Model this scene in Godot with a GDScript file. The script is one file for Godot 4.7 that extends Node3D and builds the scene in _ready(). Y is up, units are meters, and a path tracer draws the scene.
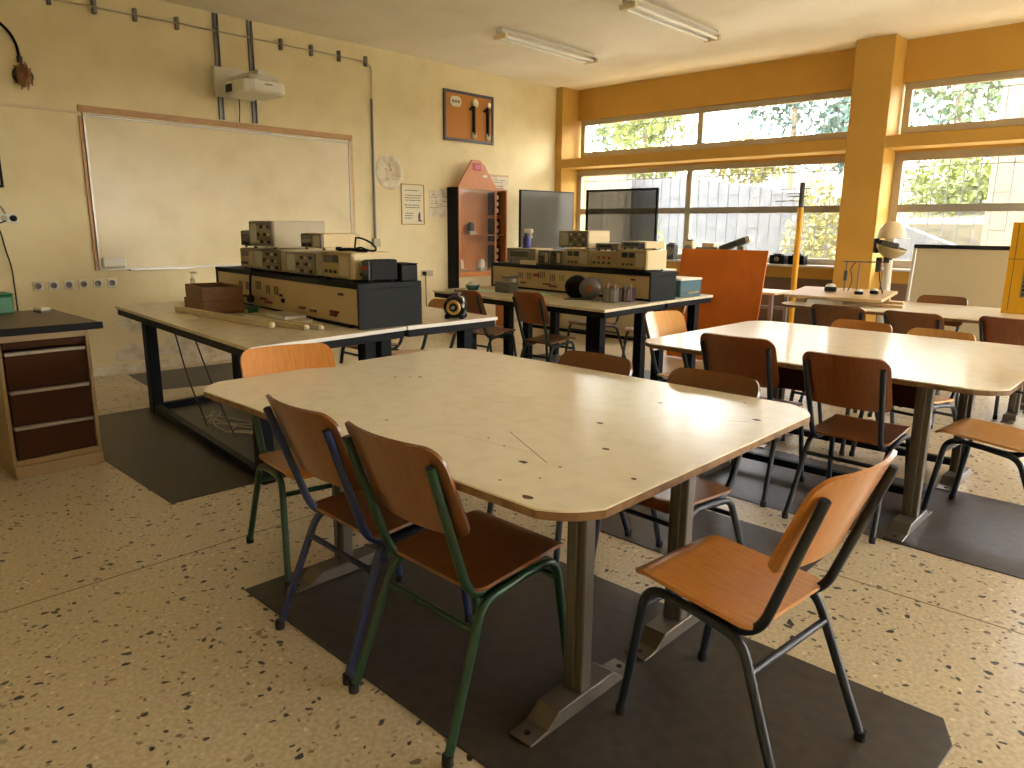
extends Node3D
# A school electrical laboratory: work tables and wooden chairs, benches with consoles, whiteboard wall, barred windows.

var M := {}                      # materials
var chair_meshes := {}
var rng := RandomNumberGenerator.new()

const WALL_X := -7.41            # whiteboard wall
const WIN_Z := -9.137            # window wall
const CEIL := 3.425

# ---------------------------------------------------------------- helpers: nodes
func meta(o: Node, label := "", category := "", group := "", kind := "") -> void:
	if label: o.set_meta("label", label)
	if category: o.set_meta("category", category)
	if group: o.set_meta("group", group)
	if kind: o.set_meta("kind", kind)

var used := {}
func numbered(n: String) -> String:
	if not used.has(n):
		used[n] = 0
		return n
	used[n] += 1
	return "%s_%03d" % [n, used[n]]

func thing(called: String, label: String, category: String, at := Vector3.ZERO, turn := 0.0, group := "") -> Node3D:
	var o := Node3D.new()
	o.name = numbered(called)
	add_child(o)
	o.position = at
	o.rotation_degrees.y = turn
	meta(o, label, category, group)
	return o

func struct_node(called: String, label: String, category: String, at := Vector3.ZERO) -> Node3D:
	var o := Node3D.new()
	o.name = called
	add_child(o)
	o.position = at
	meta(o, label, category, "", "structure")
	return o

func put(called: String, mesh: Mesh, mat: Material, parent: Node, at := Vector3.ZERO, rot := Vector3.ZERO) -> MeshInstance3D:
	var o := MeshInstance3D.new()
	o.name = numbered(called) if parent == self else called
	o.mesh = mesh
	o.material_override = mat
	parent.add_child(o, true)
	o.position = at
	o.rotation_degrees = rot
	return o

# ---------------------------------------------------------------- helpers: meshes
func st_new() -> SurfaceTool:
	var st := SurfaceTool.new()
	st.begin(Mesh.PRIMITIVE_TRIANGLES)
	st.set_smooth_group(-1)
	return st

func done(st: SurfaceTool) -> ArrayMesh:
	st.generate_normals()
	return st.commit()

func tri(st: SurfaceTool, a: Vector3, b: Vector3, c: Vector3) -> void:
	st.add_vertex(a); st.add_vertex(c); st.add_vertex(b)

func quad(st: SurfaceTool, a: Vector3, b: Vector3, c: Vector3, d: Vector3) -> void:
	tri(st, a, b, c); tri(st, a, c, d)

func bx(st: SurfaceTool, c: Vector3, s: Vector3, b := 0.003, basis := Basis.IDENTITY) -> void:
	var h := s * 0.5
	b = minf(b, minf(h.x, minf(h.y, h.z)) * 0.9)
	var p := {}
	for sx in [-1, 1]:
		for sy in [-1, 1]:
			for sz in [-1, 1]:
				p[[sx, sy, sz, 0]] = c + basis * Vector3(sx * h.x, sy * (h.y - b), sz * (h.z - b))
				p[[sx, sy, sz, 1]] = c + basis * Vector3(sx * (h.x - b), sy * h.y, sz * (h.z - b))
				p[[sx, sy, sz, 2]] = c + basis * Vector3(sx * (h.x - b), sy * (h.y - b), sz * h.z)
	for s1 in [-1, 1]:
		var f := [[s1, -1, -1, 0], [s1, 1, -1, 0], [s1, 1, 1, 0], [s1, -1, 1, 0]]
		var g := [[-1, s1, -1, 1], [-1, s1, 1, 1], [1, s1, 1, 1], [1, s1, -1, 1]]
		var k := [[-1, -1, s1, 2], [1, -1, s1, 2], [1, 1, s1, 2], [-1, 1, s1, 2]]
		for q in [f, g, k]:
			if s1 == 1: quad(st, p[q[0]], p[q[1]], p[q[2]], p[q[3]])
			else: quad(st, p[q[3]], p[q[2]], p[q[1]], p[q[0]])
	if b <= 0.0: return
	for s1 in [-1, 1]:
		for s2 in [-1, 1]:
			var flip: bool = s1 * s2 < 0
			var e1 := [p[[s1, s2, -1, 0]], p[[s1, s2, -1, 1]], p[[s1, s2, 1, 1]], p[[s1, s2, 1, 0]]]
			var e2 := [p[[-1, s1, s2, 1]], p[[-1, s1, s2, 2]], p[[1, s1, s2, 2]], p[[1, s1, s2, 1]]]
			var e3 := [p[[s1, -1, s2, 2]], p[[s1, -1, s2, 0]], p[[s1, 1, s2, 0]], p[[s1, 1, s2, 2]]]
			for e in [e1, e2, e3]:
				if flip: quad(st, e[3], e[2], e[1], e[0])
				else: quad(st, e[0], e[1], e[2], e[3])
	for sx in [-1, 1]:
		for sy in [-1, 1]:
			for sz in [-1, 1]:
				var a: Vector3 = p[[sx, sy, sz, 0]]
				var d: Vector3 = p[[sx, sy, sz, 1]]
				var e: Vector3 = p[[sx, sy, sz, 2]]
				if sx * sy * sz > 0: tri(st, a, d, e)
				else: tri(st, a, e, d)

func box_mesh(s: Vector3, b := 0.003) -> ArrayMesh:
	var st := st_new()
	bx(st, Vector3.ZERO, s, b)
	return done(st)

func span_mesh(a: Vector3, b: Vector3, bev := 0.0) -> ArrayMesh:       # box between two corners
	var st := st_new()
	bx(st, (a + b) * 0.5, (b - a).abs(), bev)
	return done(st)

func rr(w: float, h: float, r: float, n := 5) -> PackedVector2Array:   # rounded rectangle
	var o := PackedVector2Array()
	for k in 4:
		var cx: float = [1, -1, -1, 1][k] * (w * 0.5 - r)
		var cy: float = [1, 1, -1, -1][k] * (h * 0.5 - r)
		for i in n + 1:
			var a := (k + float(i) / n) * PI * 0.5
			o.append(Vector2(cx + cos(a) * r, cy + sin(a) * r))
	return o

func inset(poly: PackedVector2Array, d: float) -> PackedVector2Array:
	var o := PackedVector2Array()
	var n := poly.size()
	for i in n:
		var a := (poly[i] - poly[(i + n - 1) % n]).normalized()
		var b := (poly[(i + 1) % n] - poly[i]).normalized()
		var na := Vector2(-a.y, a.x)
		var nb := Vector2(-b.y, b.x)
		var m := (na + nb)
		m = m / maxf(m.length_squared() * 0.5, 0.3)
		o.append(poly[i] + m * d)
	return o

# polygon (counter-clockwise in the local XY plane) extruded along local Z from 0 to depth
func ext(st: SurfaceTool, poly: PackedVector2Array, depth: float, xf := Transform3D.IDENTITY, b := 0.002) -> void:
	var n := poly.size()
	var ins := inset(poly, b) if b > 0.0 else poly
	var idx := Geometry2D.triangulate_polygon(ins)
	var v := func(p: Vector2, z: float) -> Vector3: return xf * Vector3(p.x, p.y, z)
	for i in range(0, idx.size(), 3):
		var p0 := ins[idx[i]]
		var p1 := ins[idx[i + 1]]
		var p2 := ins[idx[i + 2]]
		if (p1 - p0).cross(p2 - p0) < 0.0:
			var t := p1
			p1 = p2
			p2 = t
		tri(st, v.call(p0, depth), v.call(p1, depth), v.call(p2, depth))
		tri(st, v.call(p0, 0.0), v.call(p2, 0.0), v.call(p1, 0.0))
	for i in n:
		var j := (i + 1) % n
		quad(st, v.call(poly[i], b), v.call(poly[j], b), v.call(poly[j], depth - b), v.call(poly[i], depth - b))
		if b > 0.0:
			quad(st, v.call(poly[i], depth - b), v.call(poly[j], depth - b), v.call(ins[j], depth), v.call(ins[i], depth))
			quad(st, v.call(ins[i], 0.0), v.call(ins[j], 0.0), v.call(poly[j], b), v.call(poly[i], b))

# floor-plan polygon [x, z] lying flat: top at y1
func flat_poly(pts: Array, y0: float, y1: float, b := 0.003) -> ArrayMesh:
	var poly := PackedVector2Array()
	for p in pts: poly.append(Vector2(p[0], -p[1]))
	if Geometry2D.is_polygon_clockwise(poly): poly.reverse()
	var st := st_new()
	ext(st, poly, y1 - y0, Transform3D(Basis(Vector3(1, 0, 0), Vector3(0, 0, -1), Vector3(0, 1, 0)), Vector3(0, y0, 0)), b)
	return done(st)

func fillet(pts: Array, r: float, n := 5) -> Array:
	var o := [pts[0]]
	for i in range(1, pts.size() - 1):
		var p: Vector3 = pts[i]
		var a: Vector3 = pts[i - 1] - p
		var b: Vector3 = pts[i + 1] - p
		var d := minf(r, minf(a.length(), b.length()) * 0.49)
		var pa := p + a.normalized() * d
		var pb := p + b.normalized() * d
		for k in n + 1:
			var t := float(k) / n
			o.append(pa.lerp(p, t).lerp(p.lerp(pb, t), t))
	o.append(pts[-1])
	return o

func tube(st: SurfaceTool, pts: Array, r: float, n := 10, flat := 1.0) -> void:
	var rings := []
	var up := Vector3.UP
	var t0: Vector3 = (pts[1] - pts[0]).normalized()
	if absf(t0.dot(up)) > 0.9: up = Vector3.RIGHT
	var nrm := (up - t0 * up.dot(t0)).normalized()
	for i in pts.size():
		var t: Vector3
		if i == 0: t = t0
		elif i == pts.size() - 1: t = (pts[i] - pts[i - 1]).normalized()
		else: t = ((pts[i + 1] - pts[i]).normalized() + (pts[i] - pts[i - 1]).normalized()).normalized()
		nrm = (nrm - t * nrm.dot(t)).normalized()
		var bi := t.cross(nrm)
		var ring := []
		for k in n:
			var a := TAU * k / n
			ring.append(pts[i] + nrm * cos(a) * r + bi * sin(a) * r * flat)
		rings.append(ring)
	st.set_smooth_group(1)
	for i in rings.size() - 1:
		for k in n:
			var j := (k + 1) % n
			quad(st, rings[i][k], rings[i][j], rings[i + 1][j], rings[i + 1][k])
	st.set_smooth_group(-1)
	for k in range(1, n - 1):
		tri(st, rings[0][0], rings[0][k + 1], rings[0][k])
		tri(st, rings[-1][0], rings[-1][k], rings[-1][k + 1])

func tube_mesh(pts: Array, r: float, n := 10) -> ArrayMesh:
	var st := st_new()
	tube(st, pts, r, n)
	return done(st)

func lathe(st: SurfaceTool, prof: Array, n := 20, xf := Transform3D.IDENTITY, smooth := true) -> void:   # [radius, height] upwards
	st.set_smooth_group(2 if smooth else -1)
	for i in prof.size() - 1:
		for k in n:
			var a := TAU * k / n
			var b := TAU * (k + 1) / n
			var p: Array = prof[i]
			var q: Array = prof[i + 1]
			var p1 := xf * Vector3(cos(a) * p[0], p[1], -sin(a) * p[0])
			var p2 := xf * Vector3(cos(b) * p[0], p[1], -sin(b) * p[0])
			var q1 := xf * Vector3(cos(a) * q[0], q[1], -sin(a) * q[0])
			var q2 := xf * Vector3(cos(b) * q[0], q[1], -sin(b) * q[0])
			if p[0] < 0.0001: tri(st, p1, q2, q1)
			elif q[0] < 0.0001: tri(st, p1, p2, q1)
			else: quad(st, p1, p2, q2, q1)
	st.set_smooth_group(-1)

func lathe_mesh(prof: Array, n := 20, xf := Transform3D.IDENTITY) -> ArrayMesh:
	var st := st_new()
	lathe(st, prof, n, xf)
	return done(st)

func disc(r: float, h: float, bev := 0.002) -> Array:                  # a short cylinder's profile
	return [[0.0, 0.0], [r - bev, 0.0], [r, bev], [r, h - bev], [r - bev, h], [0.0, h]]

func cyl(r: float, h: float, n := 16) -> ArrayMesh:
	var st := st_new()
	lathe(st, [[0.0, 0.0], [r, 0.0]], n, Transform3D.IDENTITY, false)
	lathe(st, [[r, 0.0], [r, h]], n)
	lathe(st, [[r, h], [0.0, h]], n, Transform3D.IDENTITY, false)
	return done(st)

# bent plate: rows over v in 0..1, half width by v, position by (x, v); thickness along the surface normal
func plate(nu: int, nv: int, half: Callable, pos: Callable, thick: float) -> ArrayMesh:
	var st := st_new()
	var f := []
	var bk := []
	for j in nv + 1:
		var v := 0.5 - 0.5 * cos(PI * j / nv)          # rows crowd towards both ends, where the corners turn
		var fr := []
		var br := []
		for i in nu + 1:
			var s := float(i) / nu * 2.0 - 1.0
			var x: float = s * half.call(v)
			var p: Vector3 = pos.call(x, v)
			var du: Vector3 = pos.call(x + 0.002, v) - pos.call(x - 0.002, v)
			var v0 := maxf(v - 0.01, 0.0)
			var v1 := minf(v + 0.01, 1.0)
			var dv: Vector3 = pos.call(x, v1) - pos.call(x, v0)
			var nn := du.cross(dv).normalized()
			fr.append(p + nn * thick * 0.5)
			br.append(p - nn * thick * 0.5)
		f.append(fr)
		bk.append(br)
	for j in nv:
		for i in nu:
			st.set_smooth_group(1)
			quad(st, f[j][i], f[j][i + 1], f[j + 1][i + 1], f[j + 1][i])
			st.set_smooth_group(2)
			quad(st, bk[j][i], bk[j + 1][i], bk[j + 1][i + 1], bk[j][i + 1])
	st.set_smooth_group(3)
	for j in nv:
		quad(st, f[j][0], f[j + 1][0], bk[j + 1][0], bk[j][0])
		quad(st, f[j][nu], bk[j][nu], bk[j + 1][nu], f[j + 1][nu])
	for i in nu:
		quad(st, f[0][i], bk[0][i], bk[0][i + 1], f[0][i + 1])
		quad(st, f[nv][i], f[nv][i + 1], bk[nv][i + 1], bk[nv][i])
	return done(st)

# ---------------------------------------------------------------- helpers: materials
func mat(key: String, c: Color, rough := 0.6, metal := 0.0, spec := 0.5) -> StandardMaterial3D:
	if M.has(key): return M[key]
	var m := StandardMaterial3D.new()
	m.albedo_color = c
	m.roughness = rough
	m.metallic = metal
	m.metallic_specular = spec
	M[key] = m
	return m

func rgb8(r: int, g: int, b: int) -> Color:
	return Color(r / 255.0, g / 255.0, b / 255.0)

func noise_tex(seed_: int, freq: float, colors: Array, offsets := [], size := 512, octaves := 4, type := FastNoiseLite.TYPE_SIMPLEX_SMOOTH) -> NoiseTexture2D:
	var n := FastNoiseLite.new()
	n.seed = seed_
	n.frequency = freq
	n.noise_type = type
	n.fractal_octaves = octaves
	var g := Gradient.new()
	var cs := PackedColorArray()
	var os := PackedFloat32Array()
	for i in colors.size():
		cs.append(colors[i])
		os.append(offsets[i] if offsets else float(i) / (colors.size() - 1))
	g.offsets = os
	g.colors = cs
	var t := NoiseTexture2D.new()
	t.noise = n
	t.width = size
	t.height = size
	t.seamless = true
	t.color_ramp = g
	t.normalize = true
	return t

func tex_mat(key: String, t: Texture2D, scale: Vector3, rough := 0.6, world := false, spec := 0.5) -> StandardMaterial3D:
	var m := mat(key, Color.WHITE, rough, 0.0, spec)
	m.albedo_texture = t
	m.uv1_triplanar = true
	m.uv1_world_triplanar = world
	m.uv1_scale = scale
	return m

func terrazzo() -> ImageTexture:
	var n := 2048
	var fine := FastNoiseLite.new()
	fine.seed = 5
	fine.frequency = 0.06
	fine.fractal_octaves = 3
	var base := fine.get_seamless_image(n, n)
	var im := Image.create(n, n, false, Image.FORMAT_RGB8)
	var lo := rgb8(190, 172, 138)
	var hi := rgb8(228, 213, 182)
	var data := base.get_data()
	var outd := PackedByteArray()
	outd.resize(n * n * 3)
	var lut := []
	for i in 256:
		lut.append(lo.lerp(hi, i / 255.0))
	for i in n * n:
		var c: Color = lut[data[i]]
		outd[i * 3] = int(c.r * 255.0)
		outd[i * 3 + 1] = int(c.g * 255.0)
		outd[i * 3 + 2] = int(c.b * 255.0)
	im = Image.create_from_data(n, n, false, Image.FORMAT_RGB8, outd)
	var r := RandomNumberGenerator.new()
	r.seed = 77
	var tones := [rgb8(52, 50, 45), rgb8(62, 58, 52), rgb8(74, 68, 60), rgb8(122, 104, 82), rgb8(146, 128, 100), rgb8(168, 150, 120), rgb8(150, 118, 88), rgb8(238, 226, 198), rgb8(205, 186, 150)]
	for k in 4300:
		var big := k > 3450
		var rad := r.randf_range(3.0, 7.0)
		if big: rad = r.randf_range(4.5, 11.0) * (1.25 if r.randf() < 0.16 else 1.0)
		var tone: Color = tones[r.randi_range(0, 2) if big and r.randf() < 0.72 else r.randi_range(3, 8)]
		if not big and r.randf() < 0.07: tone = tones[r.randi_range(0, 2)]
		var cx := r.randi_range(0, n - 1)
		var cy := r.randi_range(0, n - 1)
		# an angular chip: the common inside of a few half planes
		var planes := []
		var nn := r.randi_range(5, 7)
		var turn := r.randf() * TAU
		var squash := r.randf_range(0.5, 0.9)
		for q in nn:
			var a := turn + TAU * q / nn + r.randf_range(-0.3, 0.3)
			planes.append(Vector3(cos(a), sin(a), rad * r.randf_range(0.62, 1.0)))
		var st := r.randf() * TAU
		var ca := cos(st)
		var sa := sin(st)
		var R := int(ceil(rad / squash)) + 1
		for y in range(-R, R + 1):
			for x in range(-R, R + 1):
				var u := (x * ca + y * sa) * 0.85
				var w := (-x * sa + y * ca) / squash
				var ok := true
				for pl in planes:
					if u * pl.x + w * pl.y > pl.z:
						ok = false
						break
				if ok: im.set_pixel(posmod(cx + x, n), posmod(cy + y, n), tone)
	return ImageTexture.create_from_image(im)

func make_materials() -> void:
	var m: StandardMaterial3D
	m = tex_mat("floor", terrazzo(), Vector3(0.36, 0.36, 0.36), 0.32, true, 0.5)
	m = tex_mat("wall", noise_tex(3, 0.012, [rgb8(226, 210, 165), rgb8(233, 218, 174), rgb8(237, 223, 181)], [], 512, 5), Vector3(0.35, 0.35, 0.35), 0.85, true, 0.3)
	m = tex_mat("ceiling", noise_tex(9, 0.006, [rgb8(238, 230, 208), rgb8(245, 238, 219), rgb8(248, 242, 225)], [], 512, 4), Vector3(0.25, 0.25, 0.25), 0.9, true, 0.2)
	m = tex_mat("ochre", noise_tex(4, 0.01, [rgb8(192, 149, 66), rgb8(201, 158, 74)], [], 256, 4), Vector3(0.4, 0.4, 0.4), 0.6, true, 0.4)
	m = tex_mat("dado", noise_tex(6, 0.01, [rgb8(104, 84, 70), rgb8(118, 96, 80)], [], 256, 4), Vector3(0.5, 0.5, 0.5), 0.6, true, 0.4)
	m = tex_mat("laminate", noise_tex(11, 0.02, [rgb8(235, 225, 200), rgb8(242, 233, 211), rgb8(245, 237, 217)], [], 512, 5), Vector3(0.9, 0.9, 0.9), 0.18, true, 0.22)
	m = tex_mat("laminate_bench", noise_tex(12, 0.02, [rgb8(206, 194, 166), rgb8(220, 207, 178), rgb8(226, 214, 186)], [], 512, 5), Vector3(0.9, 0.9, 0.9), 0.25, true, 0.5)
	m = tex_mat("edge_wood", noise_tex(13, 0.03, [rgb8(92, 66, 38), rgb8(132, 98, 60), rgb8(150, 116, 76)], [], 256, 4), Vector3(1.5, 1.5, 1.5), 0.55, true)
	var g := [[rgb8(178, 110, 44), rgb8(195, 126, 55), rgb8(205, 140, 68)], [rgb8(106, 61, 25), rgb8(122, 73, 31), rgb8(132, 83, 38)], [rgb8(212, 148, 76), rgb8(224, 164, 92), rgb8(230, 176, 106)], [rgb8(120, 64, 31), rgb8(138, 77, 38), rgb8(149, 88, 46)]]
	for i in 4:
		m = tex_mat("ply%d" % i, noise_tex(20 + i, 0.02, g[i], [], 512, 4), Vector3(7.0, 0.8, 0.8), 0.3, false, 0.5)
		m.clearcoat_enabled = true
		m.clearcoat = 0.5
		m.clearcoat_roughness = 0.15
	m = tex_mat("wood_pale", noise_tex(31, 0.02, [rgb8(196, 164, 116), rgb8(214, 184, 136)], [], 256, 4), Vector3(1.0, 8.0, 8.0), 0.5)
	m = tex_mat("wood_tan", noise_tex(42, 0.02, [rgb8(176, 134, 84), rgb8(196, 154, 102)], [], 256, 4), Vector3(1.0, 8.0, 8.0), 0.5)
	m = tex_mat("wood_brown", noise_tex(32, 0.02, [rgb8(108, 70, 35), rgb8(132, 90, 48)], [], 256, 4), Vector3(1.5, 9.0, 1.5), 0.5)
	m = tex_mat("wood_cabinet", noise_tex(33, 0.02, [rgb8(194, 122, 62), rgb8(212, 142, 80)], [], 256, 4), Vector3(8.0, 1.0, 8.0), 0.4)
	m = tex_mat("mat_rubber", noise_tex(34, 0.02, [rgb8(52, 47, 43), rgb8(64, 58, 52), rgb8(74, 67, 60)], [], 512, 5), Vector3(1.4, 1.4, 1.4), 0.42, true, 0.5)
	m = tex_mat("whiteboard", noise_tex(35, 0.008, [rgb8(212, 195, 150), rgb8(221, 205, 160), rgb8(226, 211, 168)], [0.0, 0.45, 1.0], 512, 5), Vector3(0.5, 0.5, 0.5), 0.25, true, 0.4)
	m = tex_mat("plaster", noise_tex(36, 0.02, [rgb8(196, 180, 148), rgb8(222, 210, 184), rgb8(236, 227, 206)], [], 256, 5), Vector3(1.5, 1.5, 1.5), 0.9, true)
	m = tex_mat("orange_board", noise_tex(37, 0.015, [rgb8(204, 104, 22), rgb8(220, 118, 28)], [], 256, 4), Vector3(1, 1, 1), 0.45, true)
	m = tex_mat("concrete", noise_tex(38, 0.02, [rgb8(68, 70, 74), rgb8(78, 80, 83), rgb8(85, 85, 85)], [], 512, 5), Vector3(0.4, 0.4, 0.4), 0.9, true)
	m = tex_mat("earth", noise_tex(39, 0.02, [rgb8(76, 70, 56), rgb8(96, 88, 70), rgb8(86, 86, 56)], [], 512, 5), Vector3(0.3, 0.3, 0.3), 0.95, true)
	m = tex_mat("paving", noise_tex(41, 0.02, [rgb8(176, 168, 150), rgb8(196, 188, 170)], [], 256, 5), Vector3(0.4, 0.4, 0.4), 0.9, true)
	m = tex_mat("render_wall", noise_tex(40, 0.02, [rgb8(112, 100, 80), rgb8(122, 110, 90)], [], 256, 5), Vector3(0.4, 0.4, 0.4), 0.9, true)
	mat("post", rgb8(98, 92, 82), 0.38, 0.35)
	mat("foot_steel", rgb8(112, 104, 94), 0.3, 0.5)
	mat("steel_dark", rgb8(26, 29, 33), 0.45, 0.0, 0.2)
	mat("steel_grey", rgb8(128, 128, 126), 0.4, 0.5)
	mat("tube_navy", rgb8(31, 38, 50), 0.35, 0.1)
	mat("tube_blue", rgb8(31, 42, 80), 0.35, 0.1)
	mat("tube_green", rgb8(26, 62, 38), 0.35, 0.1)
	mat("tube_dkgreen", rgb8(28, 50, 43), 0.38, 0.1)
	mat("rubber", rgb8(24, 24, 24), 0.7)
	mat("black", rgb8(26, 26, 27), 0.45, 0.0, 0.2)
	mat("black_gloss", rgb8(16, 14, 15), 0.12, 0.2)
	mat("screw", rgb8(210, 204, 190), 0.3, 0.8)
	mat("alu", rgb8(196, 192, 182), 0.4, 0.5)
	mat("alu_frame", rgb8(176, 166, 146), 0.45, 0.25)
	mat("sash", rgb8(150, 146, 136), 0.45, 0.3)
	mat("white_plastic", rgb8(226, 222, 208), 0.4)
	mat("cream_plastic", rgb8(222, 204, 166), 0.45)
	mat("sill_stone", rgb8(196, 190, 178), 0.35)
	mat("bar_paint", rgb8(104, 106, 112), 0.5)
	mat("console_cream", rgb8(206, 182, 136), 0.5)
	mat("console_blue", rgb8(37, 40, 40), 0.5, 0.0, 0.2)
	mat("dev_beige", rgb8(186, 174, 144), 0.5)
	mat("dev_cream", rgb8(212, 192, 144), 0.5)
	mat("dev_grey", rgb8(120, 114, 102), 0.5)
	mat("dev_olive", rgb8(168, 150, 104), 0.5)
	mat("dev_dark", rgb8(58, 56, 52), 0.5)
	mat("screen_dark", rgb8(30, 40, 38), 0.15)
	mat("screen_pale", rgb8(176, 176, 160), 0.2)
	mat("red", rgb8(176, 40, 34), 0.4)
	mat("green_plastic", rgb8(24, 110, 64), 0.4)
	mat("green_case", rgb8(54, 76, 66), 0.4)
	mat("mint", rgb8(150, 200, 172), 0.5)
	mat("teal", rgb8(62, 98, 106), 0.45)
	mat("blue_plastic", rgb8(70, 74, 168), 0.35)
	mat("copper", rgb8(150, 84, 52), 0.35, 0.6)
	mat("iron", rgb8(104, 100, 94), 0.45, 0.5)
	mat("purple_metal", rgb8(104, 84, 96), 0.25, 0.6)
	mat("paper", rgb8(226, 216, 186), 0.8)
	mat("paper_white", rgb8(232, 228, 216), 0.8)
	mat("gold_frame", rgb8(186, 146, 76), 0.45, 0.3)
	mat("ink", rgb8(70, 62, 52), 0.8)
	mat("yellow_paint", rgb8(222, 164, 20), 0.4)
	mat("brown_lam", rgb8(62, 34, 14), 0.5, 0.0, 0.2)
	mat("brown_top", rgb8(84, 60, 40), 0.35, 0.0, 0.3)
	mat("desk_cream", rgb8(150, 124, 82), 0.5)
	mat("handle_grey", rgb8(150, 138, 120), 0.4, 0.3)
	mat("pinboard", rgb8(190, 128, 58), 0.7)
	mat("frame_slate", rgb8(84, 84, 94), 0.5)
	mat("board_grey", rgb8(196, 184, 152), 0.45)
	mat("tv_face", rgb8(104, 102, 92), 0.3, 0.0, 0.5)
	mat("cord", rgb8(60, 54, 46), 0.6)
	mat("strip_dark", rgb8(120, 98, 66), 0.6)
	mat("scratch", rgb8(84, 64, 42), 0.7)
	mat("faint_scratch", rgb8(190, 172, 138), 0.5)
	mat("tube_glass", rgb8(240, 238, 228), 0.25)
	mat("trunk", rgb8(112, 92, 68), 0.9)
	mat("lamp_glass", rgb8(150, 120, 88), 0.3)
	# panes
	m = mat("glass", Color(0.9, 0.95, 0.95, 0.06), 0.02, 0.0, 0.5)
	m.transparency = BaseMaterial3D.TRANSPARENCY_ALPHA
	m = mat("cabinet_glass", Color(0.9, 0.95, 0.95, 0.03), 0.02, 0.0, 1.0)
	m.transparency = BaseMaterial3D.TRANSPARENCY_ALPHA
	m = mat("tint_glass", Color(0.05, 0.06, 0.065, 0.68), 0.05, 0.0, 0.5)
	m.transparency = BaseMaterial3D.TRANSPARENCY_ALPHA
	m = mat("clear_plastic", Color(0.85, 0.8, 0.65, 0.3), 0.05)
	m.transparency = BaseMaterial3D.TRANSPARENCY_ALPHA
	var leafs := [rgb8(98, 110, 44), rgb8(66, 86, 46), rgb8(116, 112, 56), rgb8(52, 76, 70)]
	for i in 4:
		m = mat("leaf%d" % i, leafs[i], 0.6)
		m.cull_mode = BaseMaterial3D.CULL_DISABLED
		m.backlight_enabled = true
		m.backlight = Color(leafs[i].r * 0.5, leafs[i].g * 0.5, leafs[i].b * 0.3)

# ---------------------------------------------------------------- camera, sky, sun, exposure
func setup_view() -> void:
	var cam := Camera3D.new()
	cam.name = "camera"
	add_child(cam)
	cam.fov = 2.0 * rad_to_deg(atan(384.0 / 725.4))
	cam.keep_aspect = Camera3D.KEEP_HEIGHT
	cam.position = Vector3(0, 1.4, 0)
	cam.basis = Basis(Vector3.UP, 0.756347) * Basis(Vector3.RIGHT, -0.213133) * Basis(Vector3.BACK, 0.007734)
	cam.near = 0.05
	cam.far = 200.0
	cam.current = true
	var env := Environment.new()
	env.background_mode = Environment.BG_SKY
	var sky := Sky.new()
	var sm := ProceduralSkyMaterial.new()
	sm.sky_top_color = Color(0.90, 0.92, 0.95)
	sm.sky_horizon_color = Color(1.0, 0.97, 0.92)
	sm.sky_curve = 0.2
	sm.sky_energy_multiplier = 3.2
	sm.ground_bottom_color = Color(0.5, 0.48, 0.42)
	sm.ground_horizon_color = Color(0.6, 0.58, 0.52)
	sky.sky_material = sm
	env.sky = sky
	env.tonemap_mode = Environment.TONE_MAPPER_LINEAR
	env.tonemap_exposure = 1.95
	env.sdfgi_enabled = true
	env.ssao_enabled = true
	env.ssil_enabled = true
	var we := WorldEnvironment.new()
	we.name = "world_environment"
	we.environment = env
	add_child(we)
	var sun := DirectionalLight3D.new()
	sun.name = "sun"
	add_child(sun)
	sun.light_color = Color(1.0, 0.95, 0.84)
	sun.light_energy = 2.6
	sun.light_angular_distance = 0.6
	sun.shadow_enabled = true
	sun.look_at_from_position(Vector3.ZERO, -Vector3(-0.3, 0.93, 0.2), Vector3.UP)

func _ready() -> void:
	rng.seed = 4242
	setup_view()
	make_materials()
	build_shell()
	build_windows()
	build_outside()
	build_tables()
	build_benches()
	build_chairs()
	build_desk()
	build_left_wall()
	build_consoles()
	build_bench_things()
	build_far_corner()
	build_window_side()
	build_ceiling_lights()

# ---------------------------------------------------------------- room shell
const RIGHT_X := 6.0
const BACK_Z := 1.3

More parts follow.
